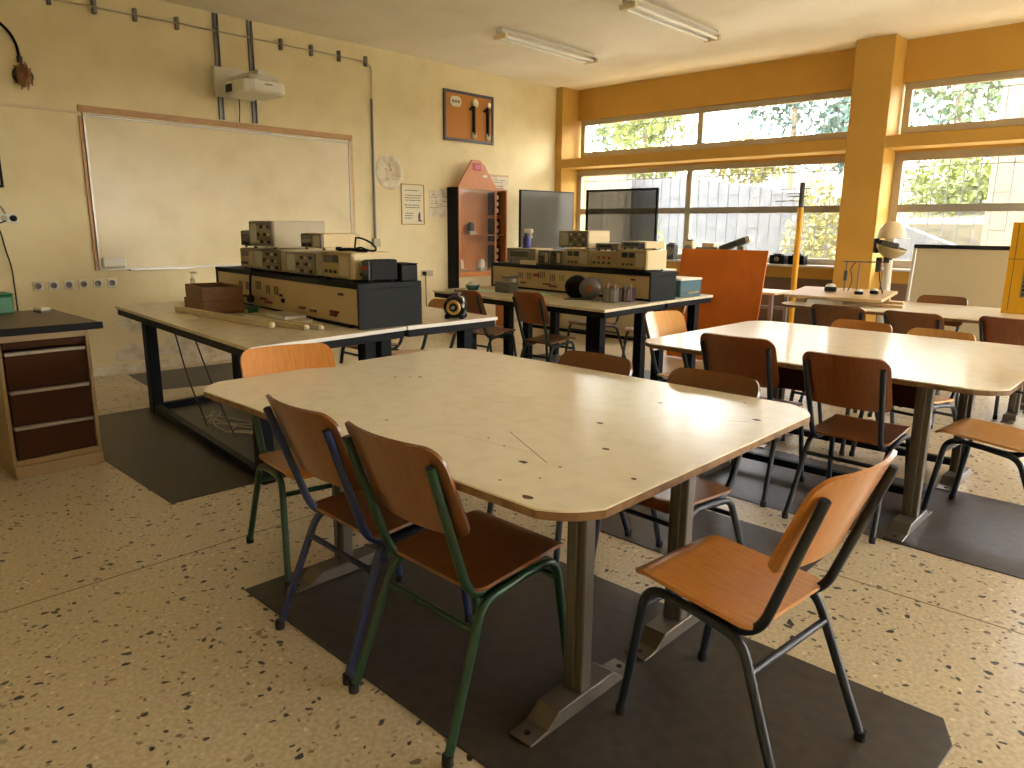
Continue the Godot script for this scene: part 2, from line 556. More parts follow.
func build_shell() -> void:
	var o: Node3D
	o = put("floor", span_mesh(Vector3(WALL_X - 0.25, -0.2, -9.4), Vector3(RIGHT_X + 0.25, 0, BACK_Z + 0.25)), M.floor, self)
	meta(o, "cream terrazzo floor with dark stone chips", "floor", "", "structure")
	# dividing strips of the terrazzo, a hair proud
	put("divider_strip", span_mesh(Vector3(-3.032, 0, -9.1), Vector3(-3.026, 0.0006, BACK_Z)), M.strip_dark, o)
	put("divider_strip", span_mesh(Vector3(-6.0, 0, -9.1), Vector3(-5.994, 0.0006, BACK_Z)), M.strip_dark, o)
	put("divider_strip", span_mesh(Vector3(-0.06, 0, -9.1), Vector3(-0.054, 0.0006, BACK_Z)), M.strip_dark, o)
	for z in [-2.95, -5.95, -8.9]:
		put("divider_strip", span_mesh(Vector3(WALL_X, 0, z), Vector3(RIGHT_X, 0.0006, z + 0.006)), M.strip_dark, o)
	o = put("ceiling", span_mesh(Vector3(WALL_X - 0.25, CEIL, -9.5), Vector3(RIGHT_X + 0.25, CEIL + 0.35, BACK_Z + 0.25)), M.ceiling, self)
	meta(o, "cream plastered ceiling with uneven paint", "ceiling", "", "structure")
	o = put("wall_left", span_mesh(Vector3(WALL_X - 0.25, 0, -9.5), Vector3(WALL_X, CEIL, BACK_Z + 0.25)), M.wall, self)
	meta(o, "cream painted wall carrying the whiteboard", "wall", "", "structure")
	var pr := RandomNumberGenerator.new()
	pr.seed = 8
	for q in [[-2.66, 0.46, 0.30, 0.085], [-3.05, 0.40, 0.26, 0.09], [-2.55, 0.18, 0.22, 0.10], [-3.1, 0.16, 0.36, 0.10], [-3.5, 0.34, 0.20, 0.09], [-2.95, 0.27, 0.16, 0.06], [-3.75, 0.2, 0.22, 0.1]]:
		var poly := PackedVector2Array()
		for i in 18:
			var a := TAU * i / 18
			var k := pr.randf_range(0.7, 1.15)
			poly.append(Vector2(cos(a) * q[2] * k, sin(a) * q[3] * k))
		var st := st_new()
		ext(st, poly, 0.003, Transform3D(Basis(Vector3(0, 0, -1), Vector3.UP, Vector3(1, 0, 0)), Vector3(WALL_X, q[1], q[0])), 0.001)
		put("bare_plaster_patch", done(st), M.plaster, o)
	o = put("baseboard_left", span_mesh(Vector3(WALL_X, 0, -9.1), Vector3(WALL_X + 0.012, 0.085, BACK_Z), 0.002), M.plaster, self)
	meta(o, "low pale skirting along the whiteboard wall", "baseboard", "", "structure")
	o = struct_node("wall_right", "cream painted wall with windows right of the camera, outside the picture", "wall")
	put("parapet", span_mesh(Vector3(RIGHT_X, 0, -9.5), Vector3(RIGHT_X + 0.25, 0.97, BACK_Z + 0.25)), M.wall, o)
	put("lintel", span_mesh(Vector3(RIGHT_X, 2.95, -9.5), Vector3(RIGHT_X + 0.25, CEIL, BACK_Z + 0.25)), M.wall, o)
	for q in [[-9.5, -8.6], [-3.6, BACK_Z + 0.25]]:
		put("pier", span_mesh(Vector3(RIGHT_X, 0.97, q[0]), Vector3(RIGHT_X + 0.25, 2.95, q[1])), M.wall, o)
	o = put("wall_back", span_mesh(Vector3(WALL_X, 0, BACK_Z), Vector3(RIGHT_X, CEIL, BACK_Z + 0.25)), M.wall, self)
	meta(o, "cream painted wall behind the camera, outside the picture", "wall", "", "structure")
	# window wall
	o = struct_node("wall_window", "ochre wall with brown dado below the barred windows", "wall")
	put("dado", span_mesh(Vector3(WALL_X, 0, WIN_Z - 0.25), Vector3(RIGHT_X, 0.80, WIN_Z)), M.dado, o)
	put("parapet", span_mesh(Vector3(WALL_X, 0.80, WIN_Z - 0.25), Vector3(RIGHT_X, 0.945, WIN_Z)), M.ochre, o)
	put("lintel_beam", span_mesh(Vector3(WALL_X, 2.985, WIN_Z - 0.25), Vector3(RIGHT_X, CEIL, WIN_Z)), M.ochre, o)
	put("transom_wall", span_mesh(Vector3(WALL_X, 2.245, WIN_Z - 0.2), Vector3(RIGHT_X, 2.445, WIN_Z)), M.ochre, o)
	put("transom_beam", span_mesh(Vector3(-7.29, 2.272, WIN_Z), Vector3(-3.145, 2.398, -8.775), 0.004), M.ochre, o)
	put("transom_beam", span_mesh(Vector3(-2.735, 2.272, WIN_Z), Vector3(1.2, 2.398, -8.775), 0.004), M.ochre, o)
	put("transom_beam", span_mesh(Vector3(1.61, 2.272, WIN_Z), Vector3(5.6, 2.398, -8.775), 0.004), M.ochre, o)
	put("column", span_mesh(Vector3(WALL_X, 0, WIN_Z - 0.25), Vector3(-7.285, CEIL, -8.765), 0.004), M.ochre, o)
	put("column", span_mesh(Vector3(-3.145, 0, WIN_Z - 0.3), Vector3(-2.735, CEIL, -8.77), 0.006), M.ochre, o)
	put("column", span_mesh(Vector3(1.2, 0, WIN_Z - 0.3), Vector3(1.61, CEIL, -8.77), 0.006), M.ochre, o)
	put("column", span_mesh(Vector3(5.6, 0, WIN_Z - 0.3), Vector3(RIGHT_X, CEIL, -8.77), 0.006), M.ochre, o)
	var s := put("sill", span_mesh(Vector3(-7.285, 0.945, WIN_Z - 0.2), Vector3(-3.145, 0.972, -8.93), 0.004), M.sill_stone, o)
	s = put("sill", span_mesh(Vector3(-2.735, 0.945, WIN_Z - 0.2), Vector3(1.2, 0.972, -8.93), 0.004), M.sill_stone, o)
	s = put("sill", span_mesh(Vector3(1.61, 0.945, WIN_Z - 0.2), Vector3(5.6, 0.972, -8.93), 0.004), M.sill_stone, o)

func window(n: int, label: String, x0: float, x1: float, y0: float, y1: float, muls: Array, rails: Array, fw := 0.075, side := false) -> void:
	var o := struct_node("window_%d" % n, label, "window")
	if side:
		o.rotation_degrees.y = -90
		o.position.x = RIGHT_X + WIN_Z
	var z := WIN_Z - 0.06
	var st := st_new()
	var d := 0.07
	bx(st, Vector3((x0 + x1) / 2, y0 + fw / 2, z), Vector3(x1 - x0, fw, d), 0.004)
	bx(st, Vector3((x0 + x1) / 2, y1 - fw / 2, z), Vector3(x1 - x0, fw, d), 0.004)
	bx(st, Vector3(x0 + fw / 2, (y0 + y1) / 2, z), Vector3(fw, y1 - y0 - 2 * fw, d), 0.004)
	bx(st, Vector3(x1 - fw / 2, (y0 + y1) / 2, z), Vector3(fw, y1 - y0 - 2 * fw, d), 0.004)
	put("window_frame", done(st), M.alu_frame, o)
	var xs := [x0 + fw] + muls + [x1 - fw]
	var ys := [y0 + fw] + rails + [y1 - fw]
	for x in muls:
		put("mullion", span_mesh(Vector3(x - 0.04, y0 + fw, z - 0.03), Vector3(x + 0.04, y1 - fw, z + 0.045), 0.003), M.alu_frame, o)
	for i in xs.size() - 1:
		var xa: float = xs[i] + (0.04 if i > 0 else 0.0)
		var xb: float = xs[i + 1] - (0.04 if i < xs.size() - 2 else 0.0)
		for y in rails:
			put("rail", span_mesh(Vector3(xa, y - 0.042, z - 0.03), Vector3(xb, y + 0.042, z + 0.04), 0.003), M.sash, o)
		for j in ys.size() - 1:
			var ya: float = ys[j] + (0.042 if j > 0 else 0.0)
			var yb: float = ys[j + 1] - (0.042 if j < ys.size() - 2 else 0.0)
			put("pane", span_mesh(Vector3(xa, ya, z - 0.003), Vector3(xb, yb, z + 0.003)), M.glass, o)

func build_windows() -> void:
	window(1, "wide upper window left of the ochre column", -7.24, -3.17, 2.447, 2.985, [-5.21], [])
	window(2, "large lower window left of the ochre column", -7.285, -3.17, 0.972, 2.245, [-5.33], [1.64])
	window(3, "upper window right of the ochre column", -2.71, 1.19, 2.447, 2.985, [-0.75], [])
	window(4, "large lower window right of the ochre column", -2.735, 1.19, 0.972, 2.245, [-0.75], [1.64], 0.09)
	window(5, "upper window of the third bay, outside the picture", 1.62, 5.59, 2.447, 2.985, [3.6], [])
	window(6, "lower window of the third bay, outside the picture", 1.62, 5.59, 0.972, 2.245, [3.6], [1.64])
	window(7, "window in the right wall, outside the picture", -8.6, -3.6, 0.97, 2.95, [-6.1], [2.2], 0.07, true)
	var bar := cyl(0.006, 2.0, 6)
	for b in [[-7.3, -3.14, "left"], [-2.74, 1.2, "right"]]:
		var g := thing("security_grille", "thin steel security bars outside the windows %s of the ochre column" % b[2], "grille", Vector3(0, 0, WIN_Z - 0.2))
		var x: float = b[0] + 0.075
		var k := 0
		while x < b[1] - 0.03:
			put("bar", bar, M.bar_paint, g, Vector3(x, 0.88, 0))
			if k % 2 == 0 and x + 0.15 < b[1]:
				var y := 1.83 if k % 4 == 0 else 1.80
				put("link", span_mesh(Vector3(x, y - 0.005, -0.004), Vector3(x + 0.15, y + 0.005, 0.004)), M.bar_paint, g)
				put("link", span_mesh(Vector3(x, y - 0.40, -0.004), Vector3(x + 0.15, y - 0.39, 0.004)), M.bar_paint, g)
			x += 0.15
			k += 1
		for y in [0.9, 2.10, 2.5, 2.87]:
			put("cross_rail", span_mesh(Vector3(b[0], y - 0.006, -0.012), Vector3(b[1], y + 0.006, 0.0)), M.bar_paint, g)

# ---------------------------------------------------------------- outside
func bush(called: String, label: String, at: Vector3, size: Vector3, n: int, leaf: float, m: Material, trunk := 0.0) -> void:
	var o := thing(called, label, "tree" if trunk > 0.0 else "shrub", at, 0, "greenery outside the windows")
	var st := st_new()
	for i in n:
		var p := Vector3(rng.randfn(), rng.randfn(), rng.randfn()).normalized() * pow(rng.randf(), 0.45)
		var lump := 0.8 + 0.3 * sin(p.x * 5.0 + at.x * 3.0) * cos(p.y * 4.0 + p.z * 3.0)
		p = p * lump * size * 0.5 + Vector3(0, size.y * 0.5 + trunk, 0)
		var a := Vector3(rng.randfn(), rng.randfn(), rng.randfn()).normalized()
		var b := a.cross(Vector3(rng.randfn(), rng.randfn(), rng.randfn()).normalized()).normalized()
		var l := leaf * rng.randf_range(0.6, 1.3)
		quad(st, p - a * l, p - b * l * 0.45, p + a * l, p + b * l * 0.45)
	put("foliage", done(st), m, o)
	if trunk > 0.0:
		put("trunk", tube_mesh([Vector3(0, 0, 0), Vector3(0.05, trunk * 0.6, 0.03), Vector3(0, trunk + size.y * 0.4, 0)], 0.07, 7), M.trunk, o)

func build_outside() -> void:
	var o: Node3D
	o = put("ground", span_mesh(Vector3(-30, -0.4, -40), Vector3(20, -0.2, -9.45)), M.paving, self)
	meta(o, "sunlit pale paved yard outside the windows", "ground", "", "structure")
	o = put("yard", span_mesh(Vector3(RIGHT_X + 0.3, -0.4, -9.4), Vector3(30, -0.2, 20)), M.paving, self)
	meta(o, "paved yard beside the building, outside the picture", "ground", "", "structure")
	# bank that rises behind the retaining wall
	var st := st_new()
	var prof := PackedVector2Array([Vector2(0, -0.2), Vector2(14, -0.2), Vector2(14, 3.6), Vector2(5, 2.6), Vector2(0, 1.5)])
	ext(st, prof, 40.0, Transform3D(Basis(Vector3(0, 0, -1), Vector3.UP, Vector3(1, 0, 0)), Vector3(-26, 0, -13.3)), 0.0)
	o = put("earth_bank", done(st), M.earth, self)
	meta(o, "dry grassy bank rising behind the retaining wall", "bank", "", "structure")
	st = st_new()
	var w := PackedVector2Array([Vector2(-14, -0.2), Vector2(0.4, -0.2), Vector2(0.4, 0.45), Vector2(-2.2, 0.95), Vector2(-4.5, 1.86), Vector2(-5.9, 2.13), Vector2(-7.3, 2.32), Vector2(-14, 2.5)])
	ext(st, w, 0.3, Transform3D(Basis.IDENTITY, Vector3(0, 0, -12.8)), 0.01)
	o = thing("retaining_wall", "pale concrete retaining wall with sloping top outside the windows", "wall", Vector3.ZERO)
	put("wall_body", done(st), M.concrete, o)
	o = thing("garden_wall", "beige rendered wall outside the left end of the lower window", "wall", Vector3.ZERO)
	put("wall_body", span_mesh(Vector3(-11.8, -0.2, -12.2), Vector3(-8.35, 2.42, -11.95), 0.01), M.render_wall, o)
	put("coping", span_mesh(Vector3(-11.9, 2.42, -12.26), Vector3(-8.3, 2.48, -11.9), 0.01), M.concrete, o)
	o = thing("gate_pillar", "beige rendered pillar outside the right window", "pillar", Vector3(-2.1, -0.2, -12.3))
	put("shaft", span_mesh(Vector3(-0.25, 0, -0.25), Vector3(0.5, 4.2, 0.25), 0.01), M.render_wall, o)
	put("cap", span_mesh(Vector3(-0.32, 4.2, -0.32), Vector3(0.57, 4.3, 0.32), 0.01), M.concrete, o)
	bush("shrub", "yellow-green sunlit shrub above the retaining wall", Vector3(-6.6, 2.1, -13.6), Vector3(2.6, 1.1, 1.4), 1500, 0.07, M.leaf2)
	bush("shrub", "bright yellow-green bush above the sloping wall top", Vector3(-9.3, 2.2, -14.0), Vector3(2.4, 1.0, 1.4), 1300, 0.07, M.leaf0)
	bush("tree", "blue-green tree at the right end of the left window", Vector3(-5.2, 1.6, -15.2), Vector3(2.6, 2.6, 2.0), 2200, 0.09, M.leaf3, 0.4)
	bush("shrub", "pale yellow bush below the blue-green tree", Vector3(-4.55, -0.2, -11.9), Vector3(1.3, 2.75, 0.9), 2000, 0.05, M.leaf2)
	bush("shrub", "low yellowish plants along the foot of the wall", Vector3(-7.0, -0.2, -11.95), Vector3(2.9, 1.3, 0.7), 1600, 0.05, M.leaf2)
	bush("shrub", "leafy green bush in front of the right window", Vector3(-2.95, 1.2, -14.2), Vector3(3.0, 1.9, 1.4), 3200, 0.06, M.leaf0)
	bush("shrub", "olive bush behind the beige pillar outside", Vector3(-0.6, 2.0, -16.3), Vector3(2.6, 2.6, 1.6), 1800, 0.07, M.leaf1)
	bush("tree", "tall pale tree outside the left end of the upper window", Vector3(-10.2, 1.8, -15.4), Vector3(3.0, 2.6, 2.0), 1500, 0.1, M.leaf0, 0.8)
	bush("tree", "tall thin-leaved tree seen through the right upper window", Vector3(-3.9, 2.0, -16.5), Vector3(3.6, 3.0, 2.0), 1300, 0.1, M.leaf1, 0.8)
	bush("tree", "sparse tree with thin branches behind the upper window's right pane", Vector3(-7.3, 1.9, -17.0), Vector3(3.4, 3.2, 2.0), 1200, 0.1, M.leaf3, 1.0)
	bush("tree", "second pale tree seen through the upper window's left pane", Vector3(-12.6, 1.9, -17.5), Vector3(3.4, 3.0, 2.0), 1100, 0.11, M.leaf1, 1.0)
	bush("shrub", "sprig of leaves by the left lower pane", Vector3(-7.0, -0.2, -10.9), Vector3(1.3, 1.9, 0.7), 350, 0.05, M.leaf0)

# ---------------------------------------------------------------- big work tables
func soft_quad(c: Array, cut: float) -> Array:            # quad with clipped, slightly rounded corners
	var o := []
	for i in 4:
		var p := Vector2(c[i][0], c[i][1])
		var a := (Vector2(c[(i + 3) % 4][0], c[(i + 3) % 4][1]) - p).normalized()
		var b := (Vector2(c[(i + 1) % 4][0], c[(i + 1) % 4][1]) - p).normalized()
		for k in 6:
			var t := k / 5.0
			var q := (p + a * cut).lerp(p + a * cut * 0.3 + b * cut * 0.3, t).lerp((p + a * cut * 0.3 + b * cut * 0.3).lerp(p + b * cut, t), t)
			o.append([q.x, q.y])
	return o

func shift(c: Array, at: Vector3) -> Array:
	var o := []
	for p in c: o.append([p[0] - at.x, p[1] - at.z])
	return o

func work_table(label: String, c: Array, h: float, posts: Array, foot_len: float) -> Node3D:
	var at := Vector3((c[0][0] + c[2][0]) / 2, 0, (c[0][1] + c[2][1]) / 2)
	var o := thing("work_table", label, "table", at)
	var p := soft_quad(shift(c, at), 0.115)
	put("tabletop", flat_poly(p, h - 0.006, h, 0.001), M.laminate, o)
	put("edge_board", flat_poly(p, h - 0.027, h - 0.006, 0.001), M.edge_wood, o)
	for q in posts:
		var x: float = q[0] - at.x
		var z: float = q[1] - at.z
		var st := st_new()
		bx(st, Vector3(x, (h - 0.027 + 0.05) / 2, z), Vector3(0.07, h - 0.077, 0.048), 0.004)
		bx(st, Vector3(x + 0.0, (h - 0.027 + 0.06) / 2, z + 0.029), Vector3(0.022, h - 0.09, 0.012), 0.002)
		var post := put("post", done(st), M.post, o)
		st = st_new()
		# pressed steel foot: high in the middle, flattened towards both tips
		var prof := PackedVector2Array([Vector2(-foot_len / 2, 0.012), Vector2(-foot_len / 2, 0.006), Vector2(foot_len / 2, 0.006), Vector2(foot_len / 2, 0.012), Vector2(foot_len / 2 - 0.07, 0.018), Vector2(0.13, 0.055), Vector2(-0.13, 0.055), Vector2(-foot_len / 2 + 0.07, 0.018)])
		ext(st, prof, 0.085, Transform3D(Basis(Vector3(0, 0, -1), Vector3.UP, Vector3(1, 0, 0)), Vector3(x - 0.0425, 0.0, z)), 0.003)
		put("foot", done(st), M.foot_steel, post)
		for e in [-1, 1]:
			put("bolt", cyl(0.009, 0.004, 8), M.rubber, post, Vector3(x, 0.0135, z + e * (foot_len / 2 - 0.03)))
	return o

func build_tables() -> void:
	# rubber mats
	var mats := [
		["dark rubber mat under the front work table", [[-2.55, -1.18], [-0.45, -1.16], [-0.36, -1.2], [-0.31, -2.12], [-0.36, -2.235], [-2.53, -2.24]], 0.003],
		["dark rubber mat in front of the left bench beside the drawers", [[-3.665, -1.353], [-3.61, -2.55], [-5.82, -2.6], [-5.83, -1.36]], 0.003],
		["small dark mat by the whiteboard wall under the left bench", [[-7.28, -2.40], [-6.42, -2.32], [-6.2, -3.2], [-7.2, -3.4]], 0.003],
		["dark rubber mat under the middle work table by the windows", [[-2.35, -3.48], [-0.2, -3.44], [-0.2, -4.42], [-2.33, -4.44]], 0.003],
		["dark rubber mat under the bench with the second console", [[-5.3, -5.0], [-3.2, -4.95], [-3.2, -6.1], [-5.3, -6.2]], 0.003],
		["dark rubber mat strip between the two work tables", [[-2.25, -2.62], [-1.02, -2.6], [-1.02, -3.2], [-2.25, -3.2]], 0.003]]
	for q in mats:
		var c := Vector3.ZERO
		for p in q[1]: c += Vector3(p[0], 0, p[1]) / q[1].size()
		var o := put("rubber_mat", flat_poly(shift(q[1], c), 0.0, q[2], 0.002), M.mat_rubber, self, c + Vector3(0, 0.0007, 0))
		meta(o, q[0], "mat", "rubber floor mats")
	var t := work_table("large scratched white work table with brown edge, nearest the camera", [[-2.875, -1.178], [-0.92, -1.178], [-0.92, -2.6], [-2.875, -2.6]], 0.77, [[-1.185, -1.55], [-1.185, -2.11], [-2.41, -1.55], [-2.41, -2.11]], 0.5)
	# gouges and dark worn spots in the laminate
	var wr := RandomNumberGenerator.new()
	wr.seed = 31
	for q in WORN:
		var poly := []
		for i in 9:
			var a := TAU * i / 9
			var r: float = q[2] * wr.randf_range(0.6, 1.1)
			poly.append([cos(a) * r, sin(a) * r * 0.7])
		put("worn_spot", flat_poly(poly, 0.0, 0.0006, 0.0), M.scratch, t, Vector3(q[0] + 1.8975, 0.7698, q[1] + 1.889))
	for q in SCRATCHES:
		var a := Vector3(q[0], 0, q[1])
		var b := Vector3(q[2], 0, q[3])
		var st := st_new()
		bx(st, (a + b) / 2 + Vector3(1.8975, 0.7700, 1.889), Vector3(q[4], 0.0006, (b - a).length()), 0.0, Basis.looking_at((b - a).normalized(), Vector3.UP))
		put("scratch", done(st), M.scratch if q[4] > 0.0015 else M.faint_scratch, t)
	t = work_table("second large white work table, in front of the window column", [[-2.37, -3.56], [-0.52, -3.49], [-0.50, -5.05], [-2.34, -5.08]], 0.75, [[-0.86, -3.72], [-0.86, -4.62], [-1.95, -3.78], [-1.95, -4.66]], 0.5)
	put("apron", span_mesh(Vector3(-0.52, 0.56, 0.50), Vector3(0.52, 0.72, 0.52), 0.003), M.brown_lam, t)
	for z in [0.30, -0.42]:
		put("floor_rail", span_mesh(Vector3(-0.52, 0.056, z - 0.02), Vector3(0.56, 0.096, z + 0.02), 0.003), M.steel_dark, t)
	t = work_table("far white work table below the right window, crowded with apparatus", [[-2.70, -6.22], [-0.35, -6.10], [-0.35, -7.2], [-2.62, -7.3]], 0.765, [[-2.3, -6.6], [-0.9, -6.5], [-2.3, -7.0], [-0.9, -6.95]], 0.4)

# ---------------------------------------------------------------- black steel benches
func bench(label: String, c: Array, h: float, legs: Array, rails: Array, lip: Array) -> Node3D:
	var at := Vector3((c[0][0] + c[2][0]) / 2, 0, (c[0][1] + c[2][1]) / 2)
	var o := thing("lab_bench", label, "bench", at)
	var s := shift(c, at)
	put("bench_top", flat_poly(s, h - 0.022, h, 0.002), M.laminate_bench, o)
	var st := st_new()
	for i in 4:
		var a := Vector3(s[i][0], h - 0.045, s[i][1])
		var b := Vector3(s[(i + 1) % 4][0], h - 0.045, s[(i + 1) % 4][1])
		var d := (b - a).normalized()
		var inw := (Vector3.ZERO - (a + b) / 2)
		inw.y = 0
		inw = inw.normalized() * 0.03
		bx(st, (a + b) / 2 + inw, Vector3(0.04, 0.046, (b - a).length() - 0.03), 0.003, Basis.looking_at(d, Vector3.UP))
	put("frame", done(st), M.steel_dark, o)
	for q in legs:
		put("leg", span_mesh(Vector3(q[0] - at.x - 0.04, 0.001, q[1] - at.z - 0.04), Vector3(q[0] - at.x + 0.04, h - 0.06, q[1] - at.z + 0.04), 0.004), M.steel_dark, o)
	for q in rails:
		var a := Vector3(q[0] - at.x, 0.03, q[1] - at.z)
		var b := Vector3(q[2] - at.x, 0.03, q[3] - at.z)
		st = st_new()
		bx(st, (a + b) / 2, Vector3(0.05, 0.05, (b - a).length() - 0.08), 0.003, Basis.looking_at((b - a).normalized(), Vector3.UP))
		put("floor_rail", done(st), M.steel_dark, o)
	for q in lip:
		var a := Vector3(q[0] - at.x, h - 0.009, q[1] - at.z)
		var b := Vector3(q[2] - at.x, h - 0.009, q[3] - at.z)
		st = st_new()
		bx(st, (a + b) / 2, Vector3(0.004, 0.022, (b - a).length()), 0.001, Basis.looking_at((b - a).normalized(), Vector3.UP))
		put("edge_strip", done(st), M.alu, o)
	return o

const WORN := [[-1.281, -1.404, 0.017], [-1.095, -1.216, 0.019], [-1.375, -1.882, 0.015], [-1.190, -1.662, 0.015], [-0.985, -1.503, 0.010], [-1.023, -2.290, 0.017], [-2.371, -1.940, 0.014], [-2.401, -1.909, 0.007], [-2.446, -1.864, 0.008], [-1.225, -1.256, 0.006], [-1.162, -1.339, 0.005], [-1.901, -1.410, 0.008], [-1.387, -2.266, 0.012], [-1.164, -2.491, 0.007], [-1.513, -1.499, 0.006], [-1.181, -1.443, 0.006], [-1.421, -1.474, 0.006]]
const SCRATCHES := [[-1.512, -1.595, -1.228, -1.444, 0.0022], [-1.775, -1.448, -1.332, -1.481, 0.0014], [-1.713, -1.51, -1.63, -1.61, 0.0012], [-1.957, -1.949, -1.767, -1.972, 0.0012], [-1.27, -2.079, -1.03, -2.25, 0.0013], [-2.1, -1.6, -1.75, -1.9, 0.0012]]
const BH := 0.795
func build_benches() -> void:
	bench("long black-framed bench below the whiteboard, carrying the first console's front", [[-5.95, -1.925], [-3.437, -1.712], [-3.52, -2.78], [-6.03, -2.98]], BH, [[-5.69, -2.06], [-3.62, -1.85], [-5.72, -2.75], [-3.66, -2.58]], [[-5.69, -2.06, -3.62, -1.85], [-5.69, -2.06, -5.72, -2.75], [-5.72, -2.75, -3.66, -2.58]], [[-3.435, -1.715, -3.518, -2.778]])
	bench("black-framed bench behind the first console with the dark motor on it", [[-6.03, -2.99], [-3.52, -2.79], [-3.49, -3.55], [-6.0, -3.75]], BH, [[-3.66, -2.70], [-3.62, -3.36], [-5.75, -3.0], [-5.8, -3.5]], [[-3.66, -2.70, -3.62, -3.36]], [[-3.518, -2.792, -3.488, -3.548]])
	bench("black-framed bench in front of the second console with motors on it", [[-5.44, -4.63], [-3.235, -4.44], [-3.29, -5.40], [-5.48, -5.58]], BH, [[-5.1, -4.82], [-3.42, -4.62], [-4.0, -5.3], [-3.45, -5.25], [-5.15, -5.4]], [[-5.1, -4.82, -3.42, -4.62], [-3.42, -4.62, -3.45, -5.25]], [])
	bench("white-topped bench behind the second console", [[-5.48, -5.59], [-3.29, -5.41], [-3.30, -6.22], [-5.5, -6.4]], BH, [[-3.42, -5.5], [-3.42, -6.08], [-5.2, -5.75], [-5.2, -6.2]], [], [])

# ---------------------------------------------------------------- chairs
func chair_parts() -> void:
	var r := 0.0135
	for s in [-1, 1]:
		var k := "L" if s < 0 else "R"
		chair_meshes["front" + k] = tube_mesh(fillet([Vector3(s * 0.206, 0.012, -0.188), Vector3(s * 0.190, 0.432, -0.128), Vector3(s * 0.188, 0.420, 0.02)], 0.065, 6), r)
		chair_meshes["rear" + k] = tube_mesh(fillet([Vector3(s * 0.216, 0.012, 0.325), Vector3(s * 0.190, 0.400, 0.172), Vector3(s * 0.188, 0.420, 0.02)], 0.05, 6), r)
		chair_meshes["upright" + k] = tube_mesh(fillet([Vector3(s * 0.160, 0.414, 0.0), Vector3(s * 0.163, 0.398, 0.192), Vector3(s * 0.181, 0.815, 0.338)], 0.09, 8), r)
	chair_meshes["rear_bar"] = tube_mesh([Vector3(-0.198, 0.325, 0.202), Vector3(0.198, 0.325, 0.202)], 0.0105, 8)
	chair_meshes["front_bar"] = tube_mesh([Vector3(-0.19, 0.365, -0.138), Vector3(0.19, 0.365, -0.138)], 0.0105, 8)
	chair_meshes["cap"] = cyl(0.016, 0.03, 10)
	chair_meshes["plug"] = cyl(0.0115, 0.003, 10)
	chair_meshes["screw"] = lathe_mesh([[0.0065, 0.0], [0.005, 0.002], [0.0, 0.003]], 8)
	var half := func(v: float) -> float:
		var w := 0.196 - 0.012 * v
		var e := minf(v, 1.0 - v) * 0.41
		var rad := 0.045
		return w - rad + sqrt(maxf(rad * rad - pow(maxf(rad - e, 0.0), 2.0), 0.0)) if e < rad else w
	# seat: v 0 = front edge with a waterfall roll, 1 = rear
	var seat := func(x: float, v: float) -> Vector3:
		var z := -0.197 + 0.395 * v
		var y := 0.463 - 0.026 * v - 0.008 * (1.0 - pow(x / 0.2, 2.0)) * sin(v * PI)
		if v < 0.16: y -= 0.026 * pow((0.16 - v) / 0.16, 2.0)
		return Vector3(x, y, z)
	# normal must point up: run x backwards
	chair_meshes["seat"] = plate(12, 22, half, func(x: float, v: float) -> Vector3: return seat.call(x, 1.0 - v) if true else Vector3.ZERO, 0.011)
	var halfb := func(v: float) -> float:
		var w := 0.206
		var e := minf(v, 1.0 - v) * 0.25
		var rad := 0.05 if v > 0.5 else 0.035
		return w - rad + sqrt(maxf(rad * rad - pow(maxf(rad - e, 0.0), 2.0), 0.0)) if e < rad else w
	var back := func(x: float, v: float) -> Vector3:
		var y := 0.605 + 0.26 * v
		var z := 0.224 + 0.100 * v + 0.040 * (1.0 - pow(x / 0.2, 2.0)) + 0.006 * v * v
		return Vector3(x, y, z)
	chair_meshes["back"] = plate(16, 20, halfb, back, 0.011)

func chair(label: String, x: float, z: float, yaw: float, frame: String, wood: String, ws := 1.0, hs := 1.0, tall := false, group := "wooden school chairs") -> Node3D:
	if not tall:               # the smaller size of chair
		hs *= 0.955
		x -= sin(deg_to_rad(yaw)) * 0.04
		z -= cos(deg_to_rad(yaw)) * 0.04
	var o := thing("school_chair", label, "chair", Vector3(x, 0.0, z), yaw, group)
	o.scale = Vector3(ws, hs, 1.0)
	var fm: Material = M[frame]
	var wm: Material = M[wood]
	var st := put("seat", chair_meshes.seat, wm, o)
	for p in [[-0.165, -0.12], [0.165, -0.12], [-0.165, 0.14], [0.165, 0.14]]:
		put("screw", chair_meshes.screw, M.screw, st, Vector3(p[0], 0.456 - 0.066 * (p[1] + 0.12), p[1]))
	put("backrest", chair_meshes.back, wm, o)
	for k in ["L", "R"]:
		var s := -1 if k == "L" else 1
		var a := put("leg", chair_meshes["front" + k], fm, o)
		put("foot_cap", chair_meshes.cap, M.rubber, a, Vector3(s * 0.206, 0.001, -0.188))
		a = put("leg", chair_meshes["rear" + k], fm, o)
		put("foot_cap", chair_meshes.cap, M.rubber, a, Vector3(s * 0.216, 0.001, 0.325))
		var up := put("back_upright", chair_meshes["upright" + k], fm, o)
		put("end_plug", chair_meshes.plug, M.rubber, up, Vector3(s * 0.181, 0.8142, 0.3377), Vector3(19.3, 0, -s * 2.5))
	put("rear_stretcher", chair_meshes.rear_bar, fm, o)
	put("front_stretcher", chair_meshes.front_bar, fm, o)
	return o

